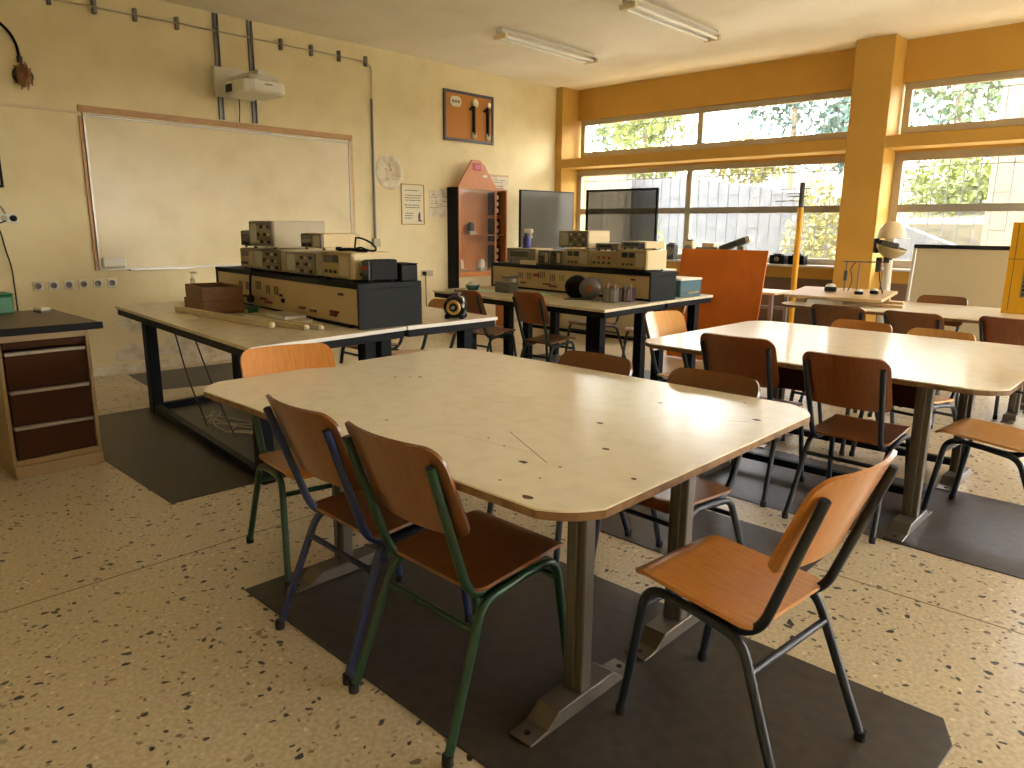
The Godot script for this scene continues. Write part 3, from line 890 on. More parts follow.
func build_chairs() -> void:
	chair_parts()
	chair("pale wooden chair with dark blue frame pulled out at the right foreground", -0.85, -1.785, 84.5, "tube_navy", "ply0", 1.0, 1.0, true)
	chair("wooden chair with bright green frame, nearest the camera at the front table", -1.48, -1.432, -1, "tube_green", "ply1", 1.02, 1.01, true)
	chair("wooden chair with royal blue frame beside the green-framed one", -1.965, -1.455, -2, "tube_blue", "ply1", 1.02, 1.0, true)
	chair("orange-brown chair with green frame at the left end of the front table", -2.62, -1.56, -102, "tube_green", "ply0", 1.0, 1.06)
	chair("chair on the far side of the front table, left of two", -1.98, -2.38, 180, "tube_navy", "ply1")
	chair("chair on the far side of the front table, right of two, seat mirroring the window", -1.39, -2.37, 178, "tube_navy", "ply1")
	chair("dark brown chair at the near side of the second table, left of two", -1.69, -3.74, 0, "tube_navy", "ply3", 1.0, 1.05)
	chair("dark brown chair with full seat in view at the near side of the second table", -1.12, -3.71, -1, "tube_navy", "ply3", 0.95, 0.98, true)
	chair("light wooden chair cut by the right picture edge, turned to the second table", -0.63, -4.03, 84, "tube_navy", "ply2", 1.0, 1.0, true)
	chair("chair with worn pale backrest on the far side of the second table", -1.20, -4.85, 168, "tube_navy", "ply2", 1.0, 0.95)
	chair("reddish chair tucked into the far side of the second table", -1.67, -4.89, 172, "tube_navy", "ply0", 1.0, 0.96)
	chair("brown chair at the far table in front of the slanted apparatus board", -2.04, -6.13, 0, "tube_navy", "ply1")
	chair("brown chair at the far table, middle of three on the near side", -1.45, -6.05, -7, "tube_navy", "ply1")
	chair("brown chair at the far table below the yellow panel", -0.84, -6.14, -12, "tube_navy", "ply3")
	chair("chair behind the far table in front of the grey flip board", -1.69, -7.06, 174, "tube_navy", "ply1")
	chair("light striped wooden chair between the second bench and the second table", -2.44, -4.34, -106, "tube_navy", "ply2", 0.85, 1.0)
	chair("dark chair with deep green frame in front of the second console's bench", -4.03, -4.755, 3, "tube_dkgreen", "ply3", 0.78, 1.02, true)
	chair("dark chair at the left end of the second console's bench", -4.86, -4.86, 0, "tube_dkgreen", "ply3", 0.84, 0.97, true)
	chair("orange-brown chair behind the bench with the dark motor", -4.37, -3.56, 176, "tube_dkgreen", "ply0", 1.05, 1.0)
	chair("chair pushed under the far side of the bench behind the first console", -5.05, -3.62, 178, "tube_navy", "ply1")
	chair("chair under the bench behind the second console, left", -4.62, -6.16, 178, "tube_navy", "ply1")
	chair("chair under the bench behind the second console, right", -3.85, -6.10, 172, "tube_navy", "ply0")
# ---------------------------------------------------------------- teacher's desk with drawers, far left
func build_desk() -> void:
	var o := thing("teacher_desk", "brown-topped desk with three brown drawers at the left picture edge", "desk", Vector3(-5.07, 0, -0.5))
	put("desk_top", span_mesh(Vector3(-0.47, 0.815, -0.905), Vector3(0.47, 0.845, 0.75), 0.006), M.brown_top, o)
	put("top_edging", span_mesh(Vector3(0.47, 0.808, -0.91), Vector3(0.482, 0.848, 0.75), 0.004), M.black, o)
	var st := st_new()
	bx(st, Vector3(-0.02, 0.44, -0.84), Vector3(0.86, 0.74, 0.02), 0.003)      # side towards the bench
	bx(st, Vector3(-0.02, 0.44, -0.405), Vector3(0.86, 0.74, 0.02), 0.003)
	bx(st, Vector3(-0.44, 0.44, -0.62), Vector3(0.02, 0.74, 0.42), 0.003)
	bx(st, Vector3(0.40, 0.788, -0.62), Vector3(0.03, 0.045, 0.42), 0.003)
	bx(st, Vector3(0.40, 0.085, -0.62), Vector3(0.03, 0.03, 0.42), 0.003)
	put("pedestal", done(st), M.desk_cream, o)
	put("plinth", span_mesh(Vector3(-0.44, 0.0, -0.845), Vector3(0.44, 0.072, -0.395), 0.003), M.desk_cream, o)
	var y := 0.74
	var tray := put("pencil_drawer", span_mesh(Vector3(0.36, 0.722, -0.82), Vector3(0.395, 0.762, -0.425), 0.003), M.brown_lam, o)
	var hs := [0.215, 0.205, 0.19]
	y = 0.715
	for i in 3:
		var d := put("drawer", span_mesh(Vector3(-0.3, y - hs[i], -0.822), Vector3(0.412, y - 0.026, -0.423), 0.004), M.brown_lam, o)
		put("handle", span_mesh(Vector3(0.38, y - 0.025, -0.822), Vector3(0.424, y - 0.004, -0.423), 0.004), M.handle_grey, d)
		y -= hs[i]
	put("leg_panel", span_mesh(Vector3(-0.43, 0.0, 0.68), Vector3(0.43, 0.815, 0.71), 0.003), M.desk_cream, o)
	o = thing("whiteboard_sponge", "small white sponge lying on the brown desk", "sponge", Vector3(-5.36, 0.845, -1.30), 10)
	put("foam", span_mesh(Vector3(-0.055, 0.014, -0.03), Vector3(0.055, 0.032, 0.03), 0.005), M.paper_white, o)
	put("backing", span_mesh(Vector3(-0.055, 0.0, -0.03), Vector3(0.055, 0.0135, 0.03), 0.003), M.dev_grey, o)
	o = thing("green_box", "green plastic box at the left picture edge on the desk", "box", Vector3(-5.50, 0.845, -1.105), 0)
	put("body", span_mesh(Vector3(-0.09, 0, -0.06), Vector3(0.09, 0.11, 0.06), 0.008), M.green_plastic, o)
	put("lid", span_mesh(Vector3(-0.094, 0.111, -0.064), Vector3(0.094, 0.125, 0.064), 0.006), M.green_plastic, o)

# ---------------------------------------------------------------- whiteboard wall
# local frame on the wall: X runs along -z (right in the picture), Y up, Z out of the wall
func wall_thing(called: String, label: String, category: String, y: float, z: float, group := "") -> Node3D:
	var o := thing(called, label, category, Vector3(WALL_X + 0.001, y, z), 90, group)
	return o

func text_lines(parent: Node3D, x0: float, x1: float, ys: Array, h: float, z: float, seed_: int) -> void:
	var r := RandomNumberGenerator.new()
	r.seed = seed_
	var st := st_new()
	for y in ys:
		var x := x0 + r.randf_range(0.0, 0.02)
		var end := x1 - r.randf_range(0.0, (x1 - x0) * 0.25)
		while x < end:
			var w := minf(r.randf_range(0.012, 0.04), end - x)
			bx(st, Vector3(x + w / 2, y, z), Vector3(w, h, 0.0006), 0.0)
			x += w + 0.008
	meta(put("print", done(st), M.ink, parent), "", "", "", "stuff")

func build_left_wall() -> void:
	var o: Node3D
	# whiteboard: z -2.29 .. -5.065, y 0.977 .. 2.345
	o = wall_thing("whiteboard", "large blank whiteboard with aluminium rim on the cream wall", "whiteboard", 0.977, -2.29)
	put("writing_surface", span_mesh(Vector3(0.018, 0.018, 0.0), Vector3(2.757, 1.35, 0.018), 0.001), M.whiteboard, o)
	var st := st_new()
	bx(st, Vector3(1.3875, 0.009, 0.014), Vector3(2.775, 0.018, 0.028), 0.003)
	bx(st, Vector3(1.3875, 1.359, 0.014), Vector3(2.775, 0.018, 0.028), 0.003)
	bx(st, Vector3(0.009, 0.684, 0.014), Vector3(0.018, 1.33, 0.028), 0.003)
	bx(st, Vector3(2.766, 0.684, 0.014), Vector3(0.018, 1.33, 0.028), 0.003)
	put("rim", done(st), M.alu, o)
	put("pen_ledge", span_mesh(Vector3(0.25, -0.008, 0.028), Vector3(0.85, 0.008, 0.075), 0.003), M.alu, o)
	put("board_unit", span_mesh(Vector3(0.025, 0.03, 0.02), Vector3(0.225, 0.12, 0.065), 0.012), M.white_plastic, o)
	o = wall_thing("board_surround", "brown wooden battens of an older board around the whiteboard", "batten", 0.98, -2.26)
	put("top_batten", span_mesh(Vector3(0.0, 1.385, 0.0), Vector3(2.855, 1.44, 0.018), 0.002), M.wood_tan, o)
	put("side_batten", span_mesh(Vector3(2.812, 0.0, 0.0), Vector3(2.855, 1.384, 0.016), 0.002), M.wood_pale, o)
	put("side_batten", span_mesh(Vector3(0.0, 0.0, 0.0), Vector3(0.026, 1.35, 0.016), 0.002), M.wood_tan, o)
	o = wall_thing("cable_trunking", "cream cable trunking running above the whiteboard's left part", "trunking", 2.348, -1.2)
	put("channel", span_mesh(Vector3(0.0, 0.0, 0.0), Vector3(1.055, 0.024, 0.022), 0.002), M.cream_plastic, o)
	put("channel", span_mesh(Vector3(1.09, 0.0, 0.0), Vector3(2.9, 0.014, 0.03), 0.002), M.cream_plastic, o)
	# sockets
	var sk := ["leftmost of six white wall sockets in a row below the whiteboard", "second wall socket from the left in the row of six", "third wall socket from the left, with a dark spot beside it", "fourth wall socket from the left in the row of six", "fifth wall socket from the left in the row of six", "rightmost of six white wall sockets in a row below the whiteboard"]
	for i in 6:
		var z := -1.79 - 0.120 * i
		o = wall_thing("wall_socket", sk[i], "socket", 0.862, z, "row of wall sockets")
		put("plate", span_mesh(Vector3(-0.04, -0.04, 0), Vector3(0.04, 0.04, 0.012), 0.004), M.white_plastic, o)
		put("well", lathe_mesh([[0.0, 0.0125], [0.02, 0.0125], [0.021, 0.014], [0.026, 0.014], [0.027, 0.011]], 16), M.dev_grey, o, Vector3(0, 0, 0), Vector3(90, 0, 0))
	o = wall_thing("wall_socket", "double white wall socket with a black plug at the left picture edge", "socket", 1.44, -1.64)
	put("plate", span_mesh(Vector3(-0.09, -0.04, 0), Vector3(0.07, 0.04, 0.014), 0.004), M.white_plastic, o)
	put("well", lathe_mesh([[0.0, 0.0145], [0.024, 0.0145], [0.028, 0.013]], 16), M.dev_beige, o, Vector3(-0.035, 0, 0), Vector3(90, 0, 0))
	put("plug", lathe_mesh([[0.026, 0.014], [0.026, 0.035], [0.018, 0.05], [0.0, 0.05]], 16), M.black, o, Vector3(0.03, 0, 0), Vector3(90, 0, 0))
	o = wall_thing("hanging_lead", "thin dark cord hanging from the plug down to the desk", "cord", 1.44, -1.61)
	put("cable", tube_mesh(fillet([Vector3(0.0, -0.02, 0.05), Vector3(-0.10, -0.06, 0.07), Vector3(-0.20, -0.075, 0.05)], 0.05), 0.006, 6), M.cord, o)
	put("cable", tube_mesh(fillet([Vector3(-0.10, 0.01, 0.016), Vector3(-0.045, -0.10, 0.03), Vector3(-0.03, -0.25, 0.025), Vector3(0.0, -0.40, 0.03), Vector3(0.0, -0.95, 0.03)], 0.08), 0.006, 6), M.cord, o)
	put("cable", tube_mesh(fillet([Vector3(-0.18, 0.12, 0.01), Vector3(-0.02, 0.11, 0.01), Vector3(0.01, 0.035, 0.01)], 0.05), 0.006, 6), M.dev_grey, o)
	o = wall_thing("picture_frame", "corner of a thin dark picture frame at the left picture edge", "picture frame", 1.70, -1.205)
	put("backing", span_mesh(Vector3(0.0, 0.0, 0.0), Vector3(0.42, 0.33, 0.01), 0.001), M.paper, o)
	st = st_new()
	bx(st, Vector3(0.21, 0.0, 0.01), Vector3(0.44, 0.02, 0.02), 0.002)
	bx(st, Vector3(0.21, 0.33, 0.01), Vector3(0.44, 0.02, 0.02), 0.002)
	bx(st, Vector3(0.42, 0.165, 0.01), Vector3(0.02, 0.31, 0.02), 0.002)
	bx(st, Vector3(0.0, 0.165, 0.01), Vector3(0.02, 0.31, 0.02), 0.002)
	put("moulding", done(st), M.steel_dark, o)
	# caged bulkhead lamp on a black cable
	o = wall_thing("bulkhead_lamp", "brown caged lamp hanging on a black cable at the upper left", "lamp", 2.60, -1.875)
	put("base", lathe_mesh([[0.0, 0.0], [0.075, 0.0], [0.078, 0.012], [0.07, 0.03], [0.0, 0.03]], 20), M.dev_dark, o, Vector3(0, 0, 0.0), Vector3(90, 0, 0))
	var gl := put("glass", lathe_mesh([[0.055, 0.03], [0.052, 0.06], [0.035, 0.085], [0.0, 0.095]], 20), M.lamp_glass, o, Vector3(0, 0, 0.0), Vector3(90, 0, 0))
	gl.scale = Vector3(1.0, 1.0, 1.7)
	for i in 5:
		var a := PI * i / 5.0
		var pts := []
		for k in 9:
			var t := -1.0 + k / 4.0
			pts.append(Vector3(cos(a) * 0.075 * t, sin(a) * 0.115 * t, 0.02 + 0.10 * sqrt(maxf(0.0, 1.0 - t * t))))
		put("cage_wire", tube_mesh(pts, 0.004, 6), M.copper, o)
	put("gland", cyl(0.02, 0.05, 10), M.dev_dark, o, Vector3(-0.01, 0.10, 0.02))
	put("cable", tube_mesh(fillet([Vector3(-0.01, 0.14, 0.02), Vector3(-0.02, 0.24, 0.02), Vector3(-0.06, 0.33, 0.02), Vector3(-0.17, 0.43, 0.02), Vector3(-0.5, 0.62, 0.02)], 0.1), 0.011, 8), M.black, o)
	# steel rails, projector
	var names := ["grey steel rail on the wall left of the two above the projector", "grey steel rail on the wall right of the two above the projector"]
	for i in 2:
		o = wall_thing("steel_rail", names[i], "rail", 2.43, [-3.57, -3.925][i], "projector rails")
		st = st_new()
		bx(st, Vector3(0, 0.495, 0.004), Vector3(0.05, 0.985, 0.008), 0.001)
		bx(st, Vector3(-0.021, 0.495, 0.018), Vector3(0.008, 0.985, 0.02), 0.001)
		bx(st, Vector3(0.021, 0.495, 0.018), Vector3(0.008, 0.985, 0.02), 0.001)
		put("channel", done(st), M.steel_grey, o)
	o = wall_thing("projector", "white wall-mounted short-throw projector above the whiteboard", "projector", 2.64, -3.47)
	put("wall_plate", span_mesh(Vector3(0.02, 0.0, 0.03), Vector3(0.44, 0.28, 0.075), 0.01), M.white_plastic, o)
	put("arm", span_mesh(Vector3(0.19, 0.15, 0.076), Vector3(0.30, 0.20, 0.62), 0.006), M.white_plastic, o)
	# body: plan outline narrowed towards the room
	st = st_new()
	var plan := PackedVector2Array([Vector2(0.03, -0.25), Vector2(0.43, -0.25), Vector2(0.45, -0.30), Vector2(0.44, -0.66), Vector2(0.36, -0.72), Vector2(0.10, -0.72), Vector2(0.02, -0.66), Vector2(0.01, -0.30)])
	plan.reverse()
	ext(st, plan, 0.12, Transform3D(Basis(Vector3(1, 0, 0), Vector3(0, 0, -1), Vector3(0, 1, 0)), Vector3(0, -0.02, 0)), 0.018)
	var body := put("body", done(st), M.white_plastic, o)
	put("top_cover", span_mesh(Vector3(0.08, 0.101, 0.34), Vector3(0.38, 0.145, 0.66), 0.016), M.white_plastic, o)
	for i in 5:
		put("vent", span_mesh(Vector3(0.448, 0.0 + 0.016 * i, 0.34), Vector3(0.454, 0.008 + 0.016 * i, 0.46), 0.001), M.dev_grey, body)
	put("port_panel", span_mesh(Vector3(0.004, 0.0, 0.33), Vector3(0.013, 0.07, 0.44), 0.001), M.dev_dark, body)
	put("badge", span_mesh(Vector3(0.20, 0.05, 0.718), Vector3(0.28, 0.062, 0.723), 0.0), M.dev_grey, body)
	for i in 2:
		put("cable", tube_mesh(fillet([Vector3(0.22 + 0.05 * i, 0.0, 0.06), Vector3(0.23 + 0.05 * i, -0.12, 0.04), Vector3(0.27, -0.24, 0.03)], 0.05), 0.005, 6), M.black if i else M.white_plastic, o)
	# horizontal cable with clips and the conduit going down
	o = wall_thing("cable_run", "thin grey cable clipped along the top of the wall with a drop", "cable", 3.25, -1.9)
	put("cable", tube_mesh(fillet([Vector3(0, -0.01, 0.03), Vector3(1.6, 0.003, 0.03), Vector3(3.40, -0.003, 0.03), Vector3(3.50, -0.04, 0.03), Vector3(3.50, -0.42, 0.02)], 0.06), 0.008, 6), M.dev_beige, o)
	put("conduit", tube_mesh([Vector3(3.50, -0.40, 0.018), Vector3(3.495, -2.0, 0.018)], 0.014, 8), M.steel_grey, o)
	put("junction_box", span_mesh(Vector3(3.45, -2.1, 0.0), Vector3(3.55, -2.0, 0.05), 0.004), M.dev_beige, o)
	for z in [-2.13, -2.48, -2.815, -3.19, -3.57, -3.93, -4.26, -4.62, -4.97, -5.33]:
		var back := 0.0295 if z == -3.57 or z == -3.93 else 0.0
		put("clip", span_mesh(Vector3(-1.9 - z - 0.015, -0.055, back), Vector3(-1.9 - z + 0.015, 0.055, 0.044), 0.003), M.dev_grey, o)
	# framed key board
	o = wall_thing("key_board", "orange-brown board in a slate frame with two hanging tools, high on the wall", "display board", 2.50, -6.52)
	put("panel", span_mesh(Vector3(0.03, 0.03, 0.005), Vector3(0.87, 0.59, 0.016), 0.001), M.pinboard, o)
	st = st_new()
	bx(st, Vector3(0.45, 0.015, 0.015), Vector3(0.90, 0.035, 0.03), 0.003)
	bx(st, Vector3(0.45, 0.605, 0.015), Vector3(0.90, 0.035, 0.03), 0.003)
	bx(st, Vector3(0.017, 0.31, 0.015), Vector3(0.035, 0.56, 0.03), 0.003)
	bx(st, Vector3(0.883, 0.31, 0.015), Vector3(0.035, 0.56, 0.03), 0.003)
	put("frame", done(st), M.frame_slate, o)
	st = st_new()
	ext(st, rr(0.2, 0.13, 0.06), 0.014, Transform3D(Basis.IDENTITY, Vector3(0.2, 0.485, 0.018)), 0.003)
	put("oval_plate", done(st), M.paper, o)
	for i in 3:
		put("plate_mark", cyl(0.02, 0.002, 10), M.dev_grey, o, Vector3(0.15 + 0.05 * i, 0.485, 0.0325), Vector3(90, 0, 0))
	for x in [0.52, 0.78]:
		put("tool_handle", tube_mesh([Vector3(x, 0.10, 0.035), Vector3(x, 0.46, 0.035)], 0.022, 8), M.rubber, o)
		put("tool_head", lathe_mesh(disc(0.055 if x < 0.6 else 0.038, 0.03, 0.006), 16), M.paper, o, Vector3(x + 0.02, 0.50, 0.02), Vector3(90, 0, 0))
		put("tool_jaw", box_mesh(Vector3(0.10, 0.03, 0.02), 0.004), M.rubber, o, Vector3(x - 0.03, 0.44, 0.03), Vector3(0, 0, 35))
		put("tool_foot", lathe_mesh(disc(0.05, 0.03, 0.008), 14), M.dev_beige, o, Vector3(x, 0.09, 0.02), Vector3(90, 0, 0))
	# plaster rosette, papers
	o = wall_thing("round_plaque", "faint round mottled paper disc on the wall beside the conduit", "plaque", 2.045, -5.645)
	put("rim", lathe_mesh([[0.0, 0.004], [0.15, 0.004], [0.16, 0.009], [0.20, 0.009], [0.21, 0.0]], 40), M.plaster, o, Vector3.ZERO, Vector3(90, 0, 0))
	for i in 22:
		var a := rng.randf() * TAU
		var d := sqrt(rng.randf()) * 0.15
		put("fleck", box_mesh(Vector3(rng.randf_range(0.015, 0.05), rng.randf_range(0.008, 0.02), 0.001), 0.0), M.wood_pale, o, Vector3(cos(a) * d, sin(a) * d, 0.0048), Vector3(0, 0, rng.randf() * 180.0))
	o = wall_thing("framed_notice", "printed notice in a thin gilt frame beside the conduit", "notice", 1.42, -5.81)
	put("sheet", span_mesh(Vector3(0.006, 0.006, 0.0), Vector3(0.364, 0.49, 0.006), 0.0), M.paper, o)
	st = st_new()
	bx(st, Vector3(0.185, 0.005, 0.007), Vector3(0.37, 0.012, 0.014), 0.002)
	bx(st, Vector3(0.185, 0.492, 0.007), Vector3(0.37, 0.012, 0.014), 0.002)
	bx(st, Vector3(0.005, 0.248, 0.007), Vector3(0.012, 0.48, 0.014), 0.002)
	bx(st, Vector3(0.365, 0.248, 0.007), Vector3(0.012, 0.48, 0.014), 0.002)
	put("frame", done(st), M.gold_frame, o)
	text_lines(o, 0.05, 0.33, [0.42, 0.36, 0.33, 0.30, 0.24, 0.21], 0.009, 0.0066, 3)
	text_lines(o, 0.05, 0.20, [0.14, 0.11, 0.08], 0.009, 0.0066, 4)
	st = st_new()
	ext(st, PackedVector2Array([Vector2(0.25, 0.04), Vector2(0.33, 0.04), Vector2(0.33, 0.055), Vector2(0.30, 0.06), Vector2(0.305, 0.12), Vector2(0.29, 0.165), Vector2(0.27, 0.13), Vector2(0.265, 0.08), Vector2(0.275, 0.055)]), 0.0008, Transform3D(Basis.IDENTITY, Vector3(0, 0, 0.0061)), 0.0)
	put("figure_print", done(st), M.ink, o)
	o = wall_thing("wall_paper_sheet", "pale paper sheets pinned left of the display cabinet", "paper sheet", 1.52, -6.27)
	put("sheet", span_mesh(Vector3(0, 0, 0), Vector3(0.19, 0.34, 0.002), 0.0), M.plaster, o)
	put("sheet", span_mesh(Vector3(0.19, 0.0, 0.0005), Vector3(0.32, 0.36, 0.003), 0.0), M.plaster, o)
	text_lines(o, 0.02, 0.17, [0.28, 0.25, 0.20, 0.17, 0.12], 0.006, 0.0024, 9)
	text_lines(o, 0.21, 0.31, [0.30, 0.27, 0.2, 0.14], 0.006, 0.0034, 10)
	o = wall_thing("wall_socket", "small dark-plugged socket on the wall left of the cabinet", "socket", 0.80, -6.15)
	put("plate", span_mesh(Vector3(-0.04, -0.04, 0), Vector3(0.16, 0.04, 0.012), 0.004), M.dev_beige, o)
	put("plug", lathe_mesh([[0.026, 0.012], [0.026, 0.04], [0.0, 0.05]], 14), M.black, o, Vector3(0.0, 0, 0), Vector3(90, 0, 0))
	put("cable", tube_mesh(fillet([Vector3(0, -0.02, 0.045), Vector3(0.015, -0.2, 0.03), Vector3(0.03, -0.79, 0.02)], 0.08), 0.006, 6), M.cord, o)
	# glazed display cabinet
	o = wall_thing("display_cabinet", "tall wooden display cabinet with glass front against the whiteboard wall", "cabinet", 0.0, -6.575)
	put("side_panel", span_mesh(Vector3(0, 0.0, 0.0), Vector3(0.025, 1.905, 0.20), 0.002), M.black, o)
	put("side_panel", span_mesh(Vector3(0.915, 0.0, 0.0), Vector3(0.94, 1.905, 0.20), 0.002), M.wood_cabinet, o)
	put("back_panel", span_mesh(Vector3(0.025, 0.74, 0.0), Vector3(0.915, 1.905, 0.012)), M.wood_cabinet, o)
	put("top_panel", span_mesh(Vector3(0.025, 1.885, 0.012), Vector3(0.915, 1.905, 0.2), 0.002), M.wood_cabinet, o)
	put("bottom_panel", span_mesh(Vector3(0.025, 0.74, 0.012), Vector3(0.915, 0.80, 0.2), 0.002), M.wood_cabinet, o)
	put("shelf", span_mesh(Vector3(0.025, 1.28, 0.012), Vector3(0.915, 1.295, 0.17), 0.001), M.wood_cabinet, o)
	put("door_post", span_mesh(Vector3(0.025, 0.80, 0.185), Vector3(0.055, 1.885, 0.205), 0.002), M.wood_cabinet, o)
	put("door_post", span_mesh(Vector3(0.70, 0.80, 0.185), Vector3(0.73, 1.885, 0.205), 0.002), M.wood_cabinet, o)
	put("glass_door", span_mesh(Vector3(0.055, 0.80, 0.192), Vector3(0.70, 1.885, 0.197)), M.cabinet_glass, o)
	for y in [0.84, 1.20, 1.56]:
		var c := put("fuse_column", span_mesh(Vector3(0.74, y, 0.012), Vector3(0.90, y + 0.31, 0.10), 0.003), M.brown_lam, o)
		for k in 3:
			put("fuse", lathe_mesh(disc(0.03, 0.03, 0.006), 12), M.paper_white, c, Vector3(0.82, y + 0.06 + 0.09 * k, 0.10), Vector3(90, 0, 0))
	var lows := ["white ceramic fitting on the lower cabinet shelf, left", "dark meter on the lower cabinet shelf, middle", "white ceramic fitting on the lower cabinet shelf, right"]
	for i in 3:
		var k := thing("cabinet_exhibit", lows[i], "fitting", Vector3(WALL_X + 0.09, 0.80 if i != 1 else 1.295, -6.72 - 0.2 * i), 90, "exhibits in the cabinet")
		put("base", span_mesh(Vector3(-0.06, 0, -0.05), Vector3(0.06, 0.05, 0.05), 0.004), M.dev_beige, k)
		put("top", lathe_mesh([[0.05, 0.05], [0.05, 0.12], [0.03, 0.16], [0.0, 0.165]], 14), M.paper_white if i != 1 else M.dev_dark, k)
	o = wall_thing("gable_sign", "brown trapezoid wooden board with a red label on top of the cabinet", "sign board", 1.905, -6.575)
	st = st_new()
	ext(st, PackedVector2Array([Vector2(0.02, 0), Vector2(0.74, 0), Vector2(0.50, 0.30), Vector2(0.42, 0.355), Vector2(0.27, 0.355), Vector2(0.19, 0.25)]), 0.018, Transform3D(Basis.IDENTITY, Vector3(0, 0, 0.18)), 0.002)
	put("board", done(st), M.wood_cabinet, o)
	put("red_label", span_mesh(Vector3(0.28, 0.22, 0.198), Vector3(0.43, 0.315, 0.201), 0.0), M.red, o)
	put("label_print", span_mesh(Vector3(0.33, 0.245, 0.2012), Vector3(0.42, 0.295, 0.2018), 0.0), mat("pink", rgb8(206, 120, 130), 0.7), o)
	put("white_tag", span_mesh(Vector3(0.47, 0.14, 0.198), Vector3(0.55, 0.17, 0.2), 0.0), M.paper_white, o)
	o = wall_thing("wall_chart", "paper chart with a wooden top batten partly hidden behind the cabinet top", "chart", 1.72, -7.28)
	put("sheet", span_mesh(Vector3(0, 0, 0), Vector3(0.46, 0.38, 0.002), 0.0), M.plaster, o)
	put("batten", span_mesh(Vector3(0, 0.37, 0.0), Vector3(0.46, 0.395, 0.018), 0.002), M.wood_pale, o)
	text_lines(o, 0.02, 0.44, [0.32, 0.29, 0.24, 0.21, 0.16], 0.008, 0.0026, 12)

# ---------------------------------------------------------------- consoles and instruments
func device(label: String, parent_xf: Transform3D, x0: float, x1: float, y: float, h: float, zf: float, depth: float, casem: String, facem: String, style: int, called := "instrument") -> Node3D:
	var o := thing(called, label, "instrument", parent_xf * Vector3((x0 + x1) / 2, y, zf), 0, "laboratory instruments")
	o.basis = parent_xf.basis
	var w := x1 - x0
	put("case", span_mesh(Vector3(-w / 2, 0.012, -depth), Vector3(w / 2, h, -0.012), 0.006), M[casem], o)
	var f := put("front_panel", span_mesh(Vector3(-w / 2 + 0.004, 0.016, -0.012), Vector3(w / 2 - 0.004, h - 0.004, 0.0), 0.003), M[facem], o)
	for sx in [-1, 1]:
		for sz in [0, 1]:
			put("foot", cyl(0.01, 0.012, 8), M.rubber, o, Vector3(sx * (w / 2 - 0.025), 0, -0.03 - sz * (depth - 0.06)))
	var knob := lathe_mesh([[0.011, 0.0], [0.0105, 0.012], [0.008, 0.014], [0.0, 0.014]], 10)
	if style == 0:            # oscilloscope: screen at left, knobs at right
		put("screen", span_mesh(Vector3(-w * 0.44, h * 0.2, 0.0), Vector3(-w * 0.16, h * 0.88, 0.003), 0.001), M.screen_pale, f)
		for i in 4:
			for j in 3:
				put("knob", knob, M.dev_dark if (i + j) % 2 else M.dev_beige, f, Vector3(-w * 0.06 + i * w * 0.145, h * (0.24 + 0.27 * j), 0.0), Vector3(90, 0, 0))
	elif style == 1:          # power supply: two meters, knobs
		for i in 2:
			put("meter", span_mesh(Vector3(-w * 0.40 + i * w * 0.26, h * 0.62, 0.0), Vector3(-w * 0.18 + i * w * 0.26, h * 0.88, 0.003), 0.001), M.screen_dark, f)
		for i in 3:
			put("knob", knob, M.dev_dark, f, Vector3(-w * 0.32 + i * w * 0.15, h * 0.3, 0.0), Vector3(90, 0, 0))
		put("label_plate", span_mesh(Vector3(w * 0.12, h * 0.2, 0.0), Vector3(w * 0.42, h * 0.85, 0.002), 0.0), M.dev_beige, f)
	elif style == 2:          # terminals in rows
		for i in 3:
			for j in 2:
				put("terminal", knob, M.red if j else M.dev_dark, f, Vector3(-w * 0.2 + i * w * 0.2, h * (0.35 + 0.3 * j), 0.0), Vector3(90, 0, 0))
		put("terminal", knob, M.dev_dark, f, Vector3(-w * 0.38, h * 0.35, 0.0), Vector3(90, 0, 0))
	else:                     # flat unit with a display slot
		put("display", span_mesh(Vector3(-w * 0.38, h * 0.45, 0.0), Vector3(w * 0.25, h * 0.8, 0.003), 0.001), M.screen_dark, f)
		for i in 3:
			put("knob", knob, M.dev_dark, f, Vector3(-w * 0.3 + i * w * 0.3, h * 0.24, 0.0), Vector3(90, 0, 0))
	return o

